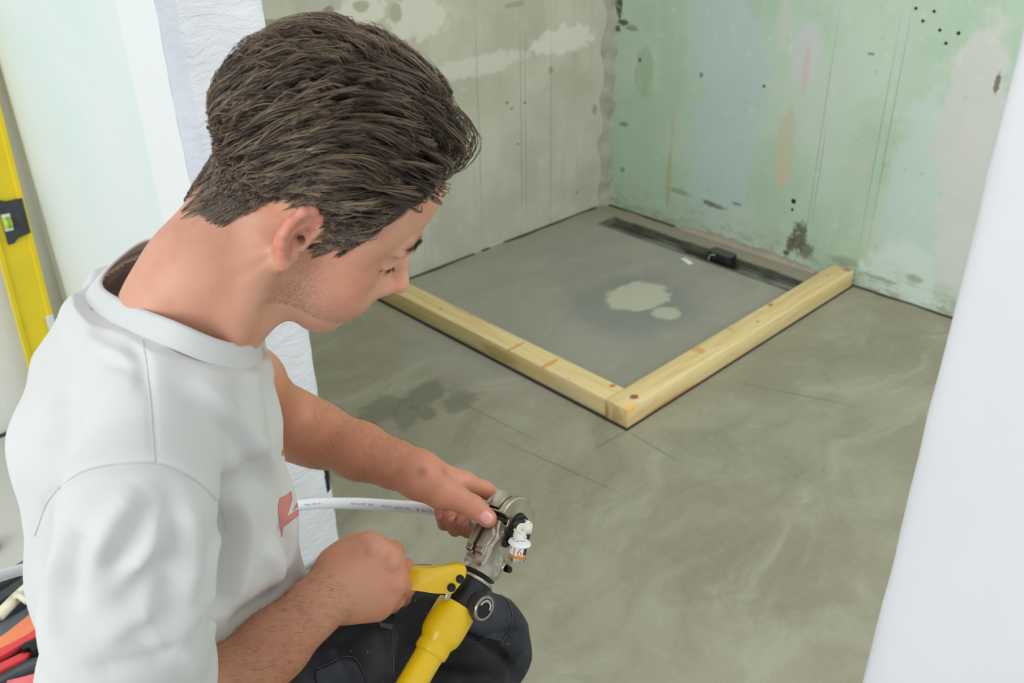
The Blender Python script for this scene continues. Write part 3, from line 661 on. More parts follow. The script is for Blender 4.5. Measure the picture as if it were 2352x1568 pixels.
red = np.where(earreg, .9, 0)+.35*np.exp(-(np.linalg.norm((hl-np.array([.06, 0, -.02]))*np.array([1, .0, 1]), axis=1)/.03)**2)*headreg+.7*np.exp(-(np.linalg.norm(hl-np.array([.11, 0, -.028]), axis=1)/.018)**2)
for (c, ax, nr, sd, w, l) in NAILS: red = np.maximum(red, .8*np.exp(-(np.linalg.norm(bv-c, axis=1)/.016)**2))
for q in (P(890, 1300, 1.05), P(1070, 1160, 1.12), P(1000, 1080, 1.13), P(1120, 1125, 1.17)): red = np.maximum(red, .55*np.exp(-(np.linalg.norm(bv-q, axis=1)/.03)**2))
dirt = sum(np.exp(-(np.linalg.norm(bv-q, axis=1)/r)**2) for q, r in ((P(970, 1086, 1.108), .006), (P(1028, 1076, 1.118), .006), (P(430, 728, .785), .0022), (P(447, 735, .785), .002), (P(735, 690, .80), .0015)))
n = NT('skin')
f = n.noise(55, 4, .6); f2 = n.noise(420, 2, .5); f3 = n.noise(12, 3)
c = n.mix(n.ramp(f3, .35, .65), srgb(226, 172, 144), srgb(216, 157, 128))
c = n.mix(n.math('MULTIPLY', n.ramp(n.noise(28, 5, .65), .45, .7), .45), c, srgb(212, 140, 118))
c = n.mix(n.math('MULTIPLY', n.attr('tan'), .75), c, srgb(172, 112, 80))
c = n.mix(n.math('MULTIPLY', n.math('MULTIPLY', n.attr('red'), n.ramp(n.noise(70, 4), .3, .65, .55, 1.2)), .62), c, srgb(222, 128, 112))
c = n.mix(n.attr('lips'), c, srgb(190, 112, 100))
c = n.mix(n.math('MULTIPLY', n.attr('stubble'), n.ramp(f2, .3, .7, .15, .62)), c, srgb(132, 104, 90))
c = n.mix(n.math('MULTIPLY', n.attr('dirt'), .85), c, srgb(84, 56, 46))
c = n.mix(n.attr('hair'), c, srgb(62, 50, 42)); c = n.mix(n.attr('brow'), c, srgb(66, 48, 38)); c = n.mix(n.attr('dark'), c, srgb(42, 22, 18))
n.bump(n.math('ADD', n.math('MULTIPLY', n.noise(500, 3), .5), n.noise(130, 3)), .35, .0009)
M_skin = n.out(c, n.ramp(f, .3, .7, .46, .58), Subsurface_Weight=.12, Subsurface_Radius=(.012, .004, .002), Subsurface_Scale=.4)
tan = sst(np.linalg.norm(bv-HO, axis=1), .19, .34)*(1-.62*np.exp(-(np.linalg.norm(bv-P(840, 1320, 1.05), axis=1)/.085)**2))*(1-.45*np.exp(-(np.linalg.norm(bv-P(1060, 1150, 1.15), axis=1)/.06)**2))
nv = np.zeros(0)
BODY = quad_mesh('body', bv, bt_, bq, M_skin, person, dict(hair=np.clip(hairm*nape, 0, 1), stubble=np.clip(stub, 0, 1), brow=np.clip(brow, 0, .55), dark=np.clip(lash*.9+canal_shade, 0, 1), lips=lips*.5, red=np.clip(red, 0, 1), dirt=np.clip(dirt, 0, 1), tan=tan))
# nails
M_nail = simple('fingernail', srgb(226, 164, 152), .32, 0, .06, 90)
for (cc, ax, nr, sd, w, l) in NAILS:
    V, F = [], []; nu, nvv = 9, 9
    for i in range(nu):
        for j in range(nvv):
            u, v = -1+2*i/(nu-1), -1+2*j/(nvv-1); uu, vv = u*math.sqrt(1-v*v*.45), v*math.sqrt(1-u*u*.45)
            V.append(cc+ax*l*uu+sd*w*vv+nr*(.0008-.0035*vv*vv*(w/.0078)-.0012*uu*uu))
    for i in range(nu-1):
        for j in range(nvv-1): a = i*nvv+j; F.append((a, a+nvv, a+nvv+1, a+1))
    o = mesh('fingernail', V, F, M_nail, person, True); md = o.modifiers.new('s', 'SOLIDIFY'); md.thickness = .0006; md.offset = 0

# short single hairs: brows, lashes, forearms
_bb = bvh_fast = BVHTree.FromPolygons([tuple(v) for v in bv], [tuple(q) for q in bq]+[tuple(t) for t in bt_])
def small_hairs(name, roots, dirs, length, wid, mat, lift, seed, parent):
    r = np.random.RandomState(seed); V, F = [], []
    for q, d in zip(roots, dirs):
        h = _bb.find_nearest(Vector(q))
        if h[0] is None: continue
        p = np.array(h[0]); n_ = np.array(h[1]); d = np.asarray(d)+r.randn(3)*.28; d -= n_*np.dot(d, n_); d /= np.linalg.norm(d)+1e-9; L = length*(.6+.7*r.rand()); sd = np.cross(n_, d)
        ln = lift*(.6+.8*r.rand()); pts = [p-n_*.0004, p+d*L*.45+n_*ln*.8, p+d*L+n_*ln]; b = len(V)
        for k, c_ in enumerate(pts[:2]):
            w = wid*(1, .75)[k]; V += [c_+sd*w, c_-sd*w*.5+n_*w, c_-sd*w*.5-n_*w]
        V.append(pts[2]+d*0)
        for k in range(3): j = (k+1) % 3; F += [(b+k, b+j, b+3+j, b+3+k), (b+3+k, b+3+j, b+6)]
    o = mesh(name, V, F, mat, parent, True); o['kind'] = 'stuff'; return o
M_dhair = simple('dark_body_hair', srgb(70, 52, 42), .6)
rr_ = np.random.RandomState(3); R_, D_ = [], []
for s in (1, -1):
    for _ in range(250):
        t = rr_.rand(); yy = .010+.040*t; zz = .0305+.006*math.sin(t*2.6)+rr_.randn()*.0020*(1-.5*t); R_.append(HD(.105-.020*t, s*yy, zz)); D_.append(HA@np.array((-.15, s*1.0, .25-.5*t)))
BROW = small_hairs('eyebrow', R_, D_, .0075, .00016, simple('dark_brow_hair', srgb(74, 56, 46), .6), .0018, 5, person)
R_, D_ = [], []
for s in (1, -1):
    for k in range(60):
        t = k/59; R_.append(HD(.098-.008*abs(t-.5), s*(.018+.027*t), -.0045)); D_.append(HA@np.array((.9, s*.2, -.5)))
small_hairs('eyelashes', R_, D_, .0075, .00018, simple('black_lash', srgb(30, 22, 18), .6), .0035, 6, person)
R_, D_ = [], []
def arm_hair(A, B, rad, m, seed, side):
    r = np.random.RandomState(seed); ax = (B-A)/np.linalg.norm(B-A)
    for _ in range(m):
        t = r.rand(); v = r.randn(3); v += side*.8; v -= ax*np.dot(v, ax); v /= np.linalg.norm(v); R_.append(A+(B-A)*t+v*rad); D_.append(ax*.6+np.cross(ax, v)*.8)
arm_hair(ELR+(WRR-ELR)*.25, WRR+(WRR-ELR)*.02, .035, 1500, 1, C3(.2, -.4, -.8)); arm_hair(ELL+(WRL-ELL)*.2, WRL-(WRL-ELL)*.03, .033, 1000, 2, C3(.3, -.7, -.5))
small_hairs('arm_hair', R_, D_, .0085, .00007, simple('brown_arm_hair', srgb(96, 62, 44), .6), .0022, 7, person)
# ---- combed-back hair: many tapered locks grown over the scalp
HC = np.array((-.010, 0, .046)); HR = np.array((.094, .075, .086))
NA, NE = 120, 60
_sd = Sdf(); _sd.ops = HEADOPS+NECKOPS
_a, _e = np.meshgrid(np.arange(NA)/NA*2*np.pi, (np.arange(NE+1)/NE-.5)*np.pi, indexing='ij')
_d = np.stack([np.cos(_e)*np.cos(_a), np.cos(_e)*np.sin(_a), np.sin(_e)], -1).reshape(-1, 3); RT = np.full(len(_d), .055)
for _ in range(14): RT = np.clip(RT-_sd.eval(((HC+_d*RT[:, None])@HA.T+HO).astype(np.float32)), .03, .155)
RT = RT.reshape(NA, NE+1)
def envelope(d):
    """skull surface point and normal along direction d (head frame), face block included roughly at the front"""
    d = d/np.linalg.norm(d, axis=-1, keepdims=True); t = 1/np.sqrt(((d/HR)**2).sum(-1, keepdims=True)); n = d*t/HR**2
    az = (np.arctan2(d[..., 1], d[..., 0])/(2*np.pi)*NA) % NA; el = np.clip((np.arcsin(np.clip(d[..., 2], -1, 1))/np.pi+.5)*NE, 0, NE-1e-3)
    i, j = az.astype(int), el.astype(int); fa, fe = az-i, el-j; i2 = (i+1) % NA; j2 = np.minimum(j+1, NE)
    t = ((RT[i, j]*(1-fa)+RT[i2, j]*fa)*(1-fe)+(RT[i, j2]*(1-fa)+RT[i2, j2]*fa)*fe)[..., None]; q = HC+d*t; n /= np.linalg.norm(n, axis=-1, keepdims=True); return q, n
def hheight(q):
    z, x, y = q[..., 2], q[..., 0], np.abs(q[..., 1])
    top = sst(z, .050, .112); frt = sst(x, .03, .085)*sst(z, .05, .085)
    side = .0028+.016*sst(z, .012, .070); bk = .027*sst(z, -.030, .050)*sst(-x, .01, .07)
    return np.maximum(side, bk)*(1-top)+top*.031+frt*.006
def hairline(q):
    return np.interp(np.degrees(np.arctan2(np.abs(q[..., 1]), q[..., 0])), HLX, HLZ)
def flow(q):
    x, y, z = q[..., 0], q[..., 1], q[..., 2]
    F = np.zeros_like(q); F[..., 0] = -1; F[..., 2] = -.22-1.7*sst(-x, -.015, .075)
    low = 1-sst(z, .03, .09); F[..., 2] -= .75*low*sst(x, -.1, .0)
    F[..., 1] += -.22*sst(z, .09, .13)*sst(x, -.05, .06)
    nz_ = 1-sst(z, -.03, .02); F[..., 0] = F[..., 0]*(1-.75*nz_); F[..., 2] -= .8*nz_
    fs = sst(x, .02, .05)*(1-sst(z, .01, .045)); F[..., 0] = F[..., 0]*(1-fs)+.15*fs; F[..., 2] -= fs*.8
    return F
def strands(nclump, per, L0, L1, wid, seed, rough=1., nofront=False):
    r = np.random.RandomState(seed); d = r.randn(nclump*6, 3); d /= np.linalg.norm(d, axis=1)[:, None]; q, nn = envelope(d)
    ok = q[:, 2] > hairline(q)+.001
    if nofront: ok &= ~((q[:, 0] > .03) & (q[:, 2] > .05))
    d = d[ok][:nclump]; nc = len(d)
    ch = r.rand(nc); cl = r.rand(nc); cbend = r.randn(nc)*.16
    D = np.repeat(d, per, 0)+r.randn(nc*per, 3)*.026; ids = np.repeat(np.arange(nc), per); q, nn = envelope(D); ok = q[:, 2] > hairline(q)+.0005*r.randn(len(q)); D, ids = D[ok], ids[ok]
    m = len(D); q, nn = envelope(D); frontness = sst(q[:, 2], .02, .10); length = (L0+(L1-L0)*frontness)*(.65+.6*cl[ids])*(.85+.3*r.rand(m))*(.42+.58*sst(q[:, 2], -.055, .015))
    K = 11; cur = D/np.linalg.norm(D, axis=1)[:, None]; gd = d[ids]/np.linalg.norm(d[ids], axis=1)[:, None]; hf = (.30+.70*ch[ids])*(.86+.22*r.rand(m)); out = []
    for k in range(K):
        t = k/(K-1); q, nn = envelope(cur); rise = sst(np.full(m, t), -.12, .42)
        h = hheight(q)*hf*rise+.0006*r.randn(m)*rough; h = np.maximum(h, .0006)
        if k == K-1: h *= .93
        p = q+nn*h[:, None]; fr = sst(q[:, 0], .05, .09)*sst(q[:, 2], .05, .09)
        p = p+np.stack([.009*fr*sst(rise, .0, .5), 0*fr, -.001*fr], -1)
        out.append(p)
        F = flow(q); F += np.cross(nn, F)*(cbend[ids]+.10*np.sin(7*t+ids)+.05*r.randn(m)*rough)[:, None]
        F -= nn*(F*nn).sum(1)[:, None]; F /= np.linalg.norm(F, axis=1)[:, None]+1e-9
        gq, gn = envelope(gd); G = flow(gq); G += np.cross(gn, G)*cbend[ids][:, None]; G -= gn*(G*gn).sum(1)[:, None]; G /= np.linalg.norm(G, axis=1)[:, None]+1e-9
        st = (length/(K-1))[:, None]; nq = q+F*st; gnq = gq+G*st; pull = ((.12+.30*t)*(.25+.75*sst(q[:, 2], -.055, .01)))[:, None]
        nq = nq*(1-pull)+gnq*pull if k > 1 else nq
        cur = nq-HC; cur /= np.linalg.norm(cur, axis=1)[:, None]; gd = gnq-HC; gd /= np.linalg.norm(gd, axis=1)[:, None]
    A = np.stack(out, 1)                                        # m,K,3
    T = np.gradient(A, axis=1); T /= np.linalg.norm(T, axis=2, keepdims=True)+1e-9
    nrm = A-HC; nrm -= T*(nrm*T).sum(2, keepdims=True); nrm /= np.linalg.norm(nrm, axis=2, keepdims=True)+1e-9; B = np.cross(T, nrm)
    tt = np.linspace(0, 1, K); w = wid*(.35+.65*sst(tt, 0, .25))*(1-.85*sst(tt, .55, 1.0)); w = w[None, :, None]*(.7+.6*r.rand(m))[:, None, None]
    rings = np.stack([A+nrm*w*.8, A-B*w-nrm*w*.4, A+B*w-nrm*w*.4], 2)     # m,K,3,3
    V = rings.reshape(-1, 3)@HA.T+HO; base = (np.arange(m)*K*3)[:, None, None]; kk = np.arange(K-1)[None, :, None]; s = np.arange(3)[None, None]
    a = base+kk*3+s; b = base+kk*3+(s+1) % 3; Q = np.stack([a, b, b+3, a+3], -1).reshape(-1, 4)
    cv = np.repeat((.55*r.rand(nc)[ids]+.45*r.rand(m)), K*3); return V, Q, cv
n = NT('brown_hair'); t_ = n.attr('tone')
c = n.mix(n.ramp(t_, .15, .85), srgb(54, 44, 37), srgb(136, 116, 96)); c = n.mix(n.ramp(t_, .86, .99), c, srgb(176, 158, 134))
M_hair = n.out(c, .42, Specular_IOR_Level=.55)
_h = [strands(620, 15, .018, .062, .00050, 1), strands(420, 13, .022, .080, .00060, 2), strands(1100, 7, .009, .022, .0004, 4, 1.2, True), strands(420, 9, .013, .026, .00042, 6, 1.3)]
off = 0; VV, QQ, TT = [], [], []
for V_, Q_, c_ in _h: VV.append(V_); QQ.append(Q_+off); TT.append(c_); off += len(V_)
HAIR = quad_mesh('hair', np.concatenate(VV), np.zeros((0, 3), int), np.concatenate(QQ), M_hair, person, dict(tone=np.concatenate(TT)))
HAIR['kind'] = 'stuff'
# ---------------------------------------------------------------- t-shirt
def bvh_of(V, Q, T=None):
    return BVHTree.FromPolygons([tuple(v) for v in V], [tuple(q) for q in Q]+([tuple(t) for t in T] if T is not None and len(T) else []))
def on_surf(px, py, bvh, off=0.0):
    r = ray(px, py); r = r/np.linalg.norm(r); h = bvh.ray_cast(Vector(CAMP), Vector(r))
    if h[0] is None: return None
    n = np.array(h[1]); n = n if np.dot(n, r) < 0 else -n; return np.array(h[0])+n*off
def trace(poly, bvh, step=10, off=0.0):
    out = []
    for (x0, y0), (x1, y1) in zip(poly, poly[1:]):
        m = max(1, int(math.hypot(x1-x0, y1-y0)/step))
        for k in range(m): out.append(on_surf(x0+(x1-x0)*k/m, y0+(y1-y0)*k/m, bvh, off))
    out.append(on_surf(*poly[-1], bvh, off)); return [p for p in out if p is not None]
def vnormals(V, Q, T):
    N = np.zeros_like(V); fn = np.cross(V[Q[:, 2]]-V[Q[:, 0]], V[Q[:, 3]]-V[Q[:, 1]])
    for i in range(4): np.add.at(N, Q[:, i], fn)
    if len(T):
        ft = np.cross(V[T[:, 1]]-V[T[:, 0]], V[T[:, 2]]-V[T[:, 0]])
        for i in range(3): np.add.at(N, T[:, i], ft)
    return N/(np.linalg.norm(N, axis=1)[:, None]+1e-12)
def folds(V, N, bvh, lst):
    """press folds of cloth: (points on the photo outline, width, height, fade of the ends)"""
    D = np.zeros(len(V))
    for poly, w, amp in lst:
        amp = amp*2.1
        s = trace([tuple(q[:2]) for q in spline([np.array((*q, 0.)) for q in poly], 5)] if len(poly) > 2 else poly, bvh, 12)
        if len(s) < 2: continue
        S_ = np.array(s); lo, hi = S_.min(0)-3*w, S_.max(0)+3*w; sel = np.where(((V > lo) & (V < hi)).all(1))[0]
        best = np.full(len(sel), 9.); tb = np.zeros(len(sel)); X = V[sel]
        for i in range(len(s)-1):
            a, b = S_[i], S_[i+1]; ba = b-a; t = np.clip(((X-a)@ba)/max(ba@ba, 1e-12), 0, 1); d = np.linalg.norm(X-a-t[:, None]*ba, axis=1)
            m = d < best; best[m] = d[m]; tb[m] = (i+t[m])/(len(s)-1)
        D[sel] += amp*np.exp(-(best/w)**2)*np.clip(np.minimum(tb, 1-tb)*4+.15, 0, 1)**.8
    return V+N*D[:, None]
sh = Sdf()
sh.chain([P(300, 780, .865), P(262, 1010, .895), P(314, 1300, .97), P(356, 1568, 1.05), P(385, 1760, 1.10)], (.058, .086, .099, .104, .108), .05, .02)
sh.chain([P(430, 860, .905), P(445, 980, .935), P(478, 1200, 1.02), P(505, 1420, 1.10), P(510, 1640, 1.15)], (.052, .081, .093, .106, .106), .05, .02)
sh.chain([P(405, 835, .868), P(428, 960, .895), P(440, 1090, .935)], (.050, .060, .066), .045, .03)
sh.chain([P(370, 800, .835), P(352, 930, .80), P(338, 1100, .765)], (.045, .050, .056), .05, .02)
sh.chain([SHR+C3(-.004, .010, 0), P(302, 1400, .81), P(294, 1560, .855), P(296, 1680, .89)], (.060, .068, .074, .078), .022, .02)
sh.chain([P(430, 800, .90), P(470, 785, .955), P(508, 860, 1.02)], (.045, .048, .044), .035, .02)
LOOP = [P(232, 657, .865), P(288, 701, .812), P(395, 744, .778), P(495, 786, .792), P(560, 797, .830), P(585, 775, .875), P(565, 700, .925), P(460, 590, .945), P(352, 556, .930), P(275, 598, .900)]
LC = np.mean(LOOP, 0); _u, _s, _vt = np.linalg.svd(np.array(LOOP)-LC); LN = _vt[2]; LN = LN if np.dot(LN, HO-LC) > 0 else -LN
outp = [q+(q-LC)/np.linalg.norm(q-LC)*.004-LN*.022 for q in LOOP]
sh.chain(outp+[outp[0]], [.0085]*(len(outp)+1), .02, .005)
for q in LOOP: sh.cap(q-LN*.038+(q-LC)*.12, q-LN*.085+(q-LC)*.22, .015, .026, .03)
sv, stt, sq = sh.mesh(.0030); stt, sq = orient(sv, stt, sq)
bv0 = bvh_of(sv, sq, stt); nn_ = vnormals(sv, sq, stt)
FOLDS = [([(508, 1165), (530, 1240), (514, 1330), (494, 1420)], .015, -.014), ([(530, 1130), (560, 1230), (545, 1330), (520, 1400)], .016, .006),
         ([(440, 870), (520, 940), (590, 1020), (640, 1110)], .012, .004), ([(430, 900), (500, 965), (570, 1050), (610, 1130)], .012, -.0035),
         ([(520, 1450), (600, 1400), (690, 1330)], .020, -.006), ([(250, 1330), (300, 1250), (370, 1140)], .010, -.0045), ([(210, 1300), (260, 1200), (320, 1120)], .010, .004),
         ([(360, 1120), (352, 1230), (290, 1330)], .010, .004), ([(390, 1130), (400, 1260), (390, 1420)], .012, -.004), ([(430, 1150), (440, 1280), (430, 1400)], .012, .004),
         ([(180, 1220), (160, 1300), (165, 1400)], .012, -.004), ([(130, 1250), (125, 1350), (130, 1460)], .010, .003), ([(280, 1420), (330, 1340), (400, 1290)], .014, -.003),
         ([(230, 1480), (300, 1420), (360, 1400)], .012, .003), ([(330, 1480), (400, 1440), (460, 1400)], .014, .003), ([(200, 1540), (280, 1530), (400, 1500)], .012, -.0025),
         ([(200, 760), (225, 800), (300, 830)], .008, .003), ([(190, 790), (240, 820), (310, 850)], .006, -.002), ([(300, 790), (320, 830), (330, 900)], .006, -.0025),
         ([(640, 1200), (668, 1250), (665, 1310)], .010, -.005), ([(600, 1250), (640, 1300), (650, 1360)], .012, .003), ([(120, 900), (150, 980), (140, 1060)], .018, -.003),
         ([(325, 765), (340, 860), (355, 1062)], .0035, -.0007), ([(80, 1230), (110, 1150), (160, 1100), (230, 1072), (355, 1065), (440, 1098), (490, 1140), (518, 1190), (522, 1220)], .004, -.0008),
         ([(505, 1190), (480, 1280), (470, 1400)], .010, .003), ([(395, 1440), (440, 1500), (470, 1560)], .010, .0025), ([(560, 900), (600, 960), (630, 1030)], .014, .002)]
sv2 = folds(sv, nn_, bv0, FOLDS)
sv2 = sv2+nn_*(wob(sv.astype(np.float32), 26, 8)*.0016)[:, None]
rel = sv2-LC; LP = np.array(LOOP)-LC; ex = _vt[0]; ey = np.cross(LN, ex); la = np.arctan2(LP@ey, LP@ex); od = np.argsort(la); lr = np.hypot(LP@ey, LP@ex); lh = LP@LN
an = np.arctan2(rel@ey, rel@ex); rr_ = np.hypot(rel@ey, rel@ex); rad_ = np.interp(an, la[od], lr[od], period=2*np.pi); hh = np.interp(an, la[od], lh[od], period=2*np.pi)
hm = hh-.0150-.10*np.maximum(rr_-rad_-.012, 0)+.9*np.maximum(rr_-rad_-.035, 0); dd = np.where(rr_ < rad_+.07, np.maximum(rel@LN-hm, 0), 0); sv2 = sv2-LN*dd[:, None]
# openings: neck, near sleeve hem, far sleeve hem, shirt hem
rel = sv2-LC; hgt = rel@LN; LP = np.array(LOOP)-LC; ex = _vt[0]; ey = np.cross(LN, ex); la = np.arctan2(LP@ey, LP@ex); lr = np.hypot(LP@ey, LP@ex); lh = LP@LN; od = np.argsort(la)
an = np.arctan2(rel@ey, rel@ex); rad_ = np.interp(an, la[od], lr[od], period=2*np.pi); hh = np.interp(an, la[od], lh[od], period=2*np.pi)
inn = (np.hypot(rel@ey, rel@ex) < rad_+.004) & (hgt > hh-.06); above = (hgt > hh-.004) & (np.hypot(rel@ey, rel@ex) < rad_+.02)
armd = (P(305, 1680, .89)-P(298, 1560, .855)); armd /= np.linalg.norm(armd)
cutR = ((sv2-P(302, 1640, .88))@armd > 0) & (np.linalg.norm(sv2-P(300, 1680, .885), axis=1) < .088) & ((sv2-CAMP)@CM[2] < .92)
ad2 = P(508, 860, 1.02)-P(470, 785, .955); ad2 /= np.linalg.norm(ad2); cutL = ((sv2-P(508, 860, 1.02))@ad2 > .012) & (np.linalg.norm(sv2-P(508, 860, 1.02), axis=1) < .07)&((sv2-P(470,900,.95))@C3(0,0,1)>.04)
hem = sv2[:, 2] < .585
keep = ~(inn | above | cutR | cutL | hem)
n = NT('white_cotton'); f = n.noise(9, 4); 
n.bump(n.math('ADD', n.math('MULTIPLY', n.noise(700, 2), .3), n.noise(45, 4)), .15, .0014)
M_shirt = n.out(n.mix(n.ramp(f, .3, .7), srgb(217, 218, 216), srgb(223, 224, 223)), .85, Sheen_Weight=.15)
SHIRT = quad_mesh('t_shirt', sv2, stt, sq, M_shirt, person, None, keep)
md = SHIRT.modifiers.new('s', 'SOLIDIFY'); md.thickness = .0016; md.offset = -1
sbv = bvh_of(sv2, sq[keep[sq].all(1)])
# ribbed collar band following the neckline
M_rib = NT('ribbed_collar'); M_rib.bump(M_rib.noise(1, 2, .5, M_rib.scale(M_rib.tc, (900, 900, 60))), .15, .0008); M_rib = M_rib.out(srgb(219, 222, 221), .85)
cl = spline(LOOP+LOOP[:3], 12)[12:12+12*len(LOOP)+1]; bm = bmesh.new(); rows = []
prof = [(-.0010, .0030), (.0012, .0042), (.0040, .0010), (.0078, -.0060), (.0118, -.0140), (.0126, -.0155), (.0108, -.0160), (.0060, -.0085), (.0018, -.0010)]
for q in cl[:-1]:
    d = q-LC; d -= LN*np.dot(d, LN); d /= np.linalg.norm(d); rows.append([bm.verts.new(q+d*a+LN*b) for a, b in prof])
for a, b in zip(rows, rows[1:]+rows[:1]):
    for i in range(len(prof)): j = (i+1) % len(prof); bm.faces.new((a[i], a[j], b[j], b[i]))
from_bm('collar', bm, M_rib, SHIRT, True)
M_stitch = simple('seam_stitching', srgb(208, 211, 210), .9)
for pl in ([(325, 768), (340, 860), (355, 1062)], [(80, 1230), (110, 1150), (160, 1100), (230, 1072), (355, 1065), (440, 1098), (490, 1140), (518, 1190), (520, 1220)]):
    s_ = trace([tuple(q[:2]) for q in spline([np.array((*q, 0.)) for q in pl], 6)], sbv, 9, .0002)
    if len(s_) > 3: tube('seam', s_, .0007, M_stitch, SHIRT, 6)
def decal(name, poly, bvh, mat, parent, thick=.0005, step=5, lift=.0004):
    """a flat piece sewn or printed on the cloth: follows the surface beneath it"""
    xs = [q[0] for q in poly]; ys = [q[1] for q in poly]; bm = bmesh.new()
    vs = [bm.verts.new((x, y, 0)) for x, y in poly]; bm.faces.new(vs)
    x = math.floor(min(xs)/step)*step
    while x <= max(xs)+step: bmesh.ops.bisect_plane(bm, geom=bm.verts[:]+bm.edges[:]+bm.faces[:], plane_co=(x, 0, 0), plane_no=(1, 0, 0)); x += step
    y = math.floor(min(ys)/step)*step
    while y <= max(ys)+step: bmesh.ops.bisect_plane(bm, geom=bm.verts[:]+bm.edges[:]+bm.faces[:], plane_co=(0, y, 0), plane_no=(0, 1, 0)); y += step
    dead = []
    for v in bm.verts:
        q = on_surf(v.co.x, v.co.y, bvh, lift)
        if q is None: dead.append(v)
        else: v.co = q
    bmesh.ops.delete(bm, geom=dead, context='VERTS')
    o = from_bm(name, bm, mat, parent, True)
    if thick:
        md = o.modifiers.new('s', 'SOLIDIFY'); md.thickness = thick; md.offset = 0
    return o
M_pink = simple('faded_pink_print', srgb(216, 140, 132), .85, 0, .04)
cv = lambda L: [(580+x/4.61, 980+y/4.61) for x, y in L]
tag(decal('chest_print', cv([(285, 750), (350, 725), (405, 680), (418, 760), (400, 830), (360, 955), (425, 905), (485, 870), (485, 935), (400, 1000), (325, 1060), (310, 1165), (285, 1050), (270, 900), (268, 830)]), sbv, M_pink, SHIRT), 'faded pink letter print')
decal('chest_print', cv([(425, 890), (445, 835), (470, 800), (474, 850)]), sbv, M_pink, SHIRT)
decal('chest_print', cv([(306, 270), (318, 232), (330, 240), (324, 300), (314, 310)]), sbv, M_pink, SHIRT)

# ---------------------------------------------------------------- trousers
FW = np.array((.79, -.61, 0)); LK = P(1088, 1486, 1.262)
tr = Sdf()
tr.ell(P(470, 1650, 1.07), (.17, .17, .13), None, .05)
tr.chain([P(560, 1640, 1.13), P(800, 1500, 1.16), P(975, 1462, 1.215), LK], (.105, .088, .085, .070), .05, .02)
tr.chain([LK, LK-FW*.10+np.array((0, 0, -.22)), LK-FW*.14+np.array((0, 0, -.42))], (.074, .064, .056), .03, .03)
RK = P(520, 1700, 1.03)+FW*.16; RK[2] = .075
tr.chain([P(420, 1700, 1.03), P(520, 1700, 1.03)*.5+RK*.5, RK], (.105, .095, .075), .05, .04)
tr.chain([RK, RK-FW*.42+np.array((0, 0, -.01))], (.07, .05), .03, .03)
tr.cap(P(925, 1330, 1.25), P(1040, 1332, 1.25), .018, .014, .02)
tv, ttt, tq = tr.mesh(.0035); ttt, tq = orient(tv, ttt, tq); tb0 = bvh_of(tv, tq, ttt); tn = vnormals(tv, tq, ttt)
TF = [([(1030, 1450), (1090, 1460), (1150, 1500), (1190, 1560)], .010, -.010), ([(1060, 1500), (1120, 1520), (1170, 1560)], .012, .008), ([(980, 1520), (1060, 1500), (1110, 1480)], .012, .007), ([(940, 1540), (1030, 1530), (1100, 1545)], .010, -.008),
      ([(1150, 1370), (1185, 1430), (1175, 1500), (1150, 1540)], .010, .006), ([(1175, 1390), (1205, 1450), (1200, 1520)], .008, -.006), ([(1120, 1470), (1160, 1450), (1205, 1460)], .008, -.006), ([(1130, 1500), (1180, 1490), (1210, 1500)], .008, .005),
      ([(900, 1420), (905, 1480), (890, 1560)], .006, .005), ([(780, 1450), (800, 1500), (850, 1568)], .014, -.006), ([(740, 1470), (770, 1530), (780, 1568)], .012, .006), ([(930, 1440), (970, 1470), (1020, 1540)], .014, -.006), ([(850, 1440), (870, 1500), (900, 1568)], .012, .005),
      ([(940, 1380), (1000, 1390), (1060, 1440)], .012, .006), ([(900, 1400), (960, 1420), (1010, 1450)], .010, -.005), ([(1000, 1560), (1070, 1550), (1140, 1568)], .010, .007)]
tv2 = folds(tv, tn, tb0, TF); tp = tv.astype(np.float32)
tv2 = tv2+tn*((wob(tp, 60, 21)*.0022+np.abs(wob(tp, 38, 22))*-.004)[:, None])
n = NT('dark_work_trousers'); f = n.noise(14, 5, .6); d1 = n.noise(70, 4, .7); d2 = n.noise(230, 2, .5)
c = n.mix(n.ramp(f, .35, .65), srgb(35, 37, 42), srgb(50, 53, 60)); c = n.mix(n.math('MULTIPLY', n.ramp(n.noise(6, 5, .6), .48, .66), .65), c, srgb(66, 66, 62))
c = n.mix(n.math('MULTIPLY', n.ramp(d1, .62, .75), .35), c, srgb(110, 110, 102)); c = n.mix(n.math('MULTIPLY', n.ramp(d2, .71, .75), .8), c, srgb(170, 170, 160))
n.bump(n.math('ADD', n.noise(900, 2), n.math('MULTIPLY', n.noise(40, 5, .65), 3)), .5, .0012); M_trous = n.out(c, .85)
TR = quad_mesh('trousers', tv2, ttt, tq, M_trous, person)
tbv = bvh_of(tv2, tq)
M_panel = simple('navy_canvas_panel', srgb(52, 56, 66), .85, 0, .25, 30, .3, 500, .0006); M_black = simple('black_knee_fabric', srgb(30, 31, 30), .9, 0, .5, 22, .5, 60, .002); M_refl = simple('grey_stitched_bar', srgb(98, 98, 98), .8, 0, .1, 60)
decal('knee_flap', [(1040, 1395), (1085, 1372), (1125, 1348), (1150, 1366), (1172, 1400), (1176, 1425), (1166, 1450), (1148, 1474), (1100, 1462), (1050, 1430)], tbv, M_panel, TR, .0016, 8, .0012)
decal('knee_pad_pocket', [(1052, 1440), (1095, 1462), (1150, 1478), (1170, 1500), (1160, 1545), (1120, 1568), (1040, 1575), (985, 1560), (1000, 1500)], tbv, M_black, TR, .0014, 8, .0010)
decal('thigh_pocket', [(722, 1542), (790, 1512), (818, 1520), (838, 1560), (842, 1600), (730, 1600)], tbv, M_panel, TR, .0015, 8, .0010)
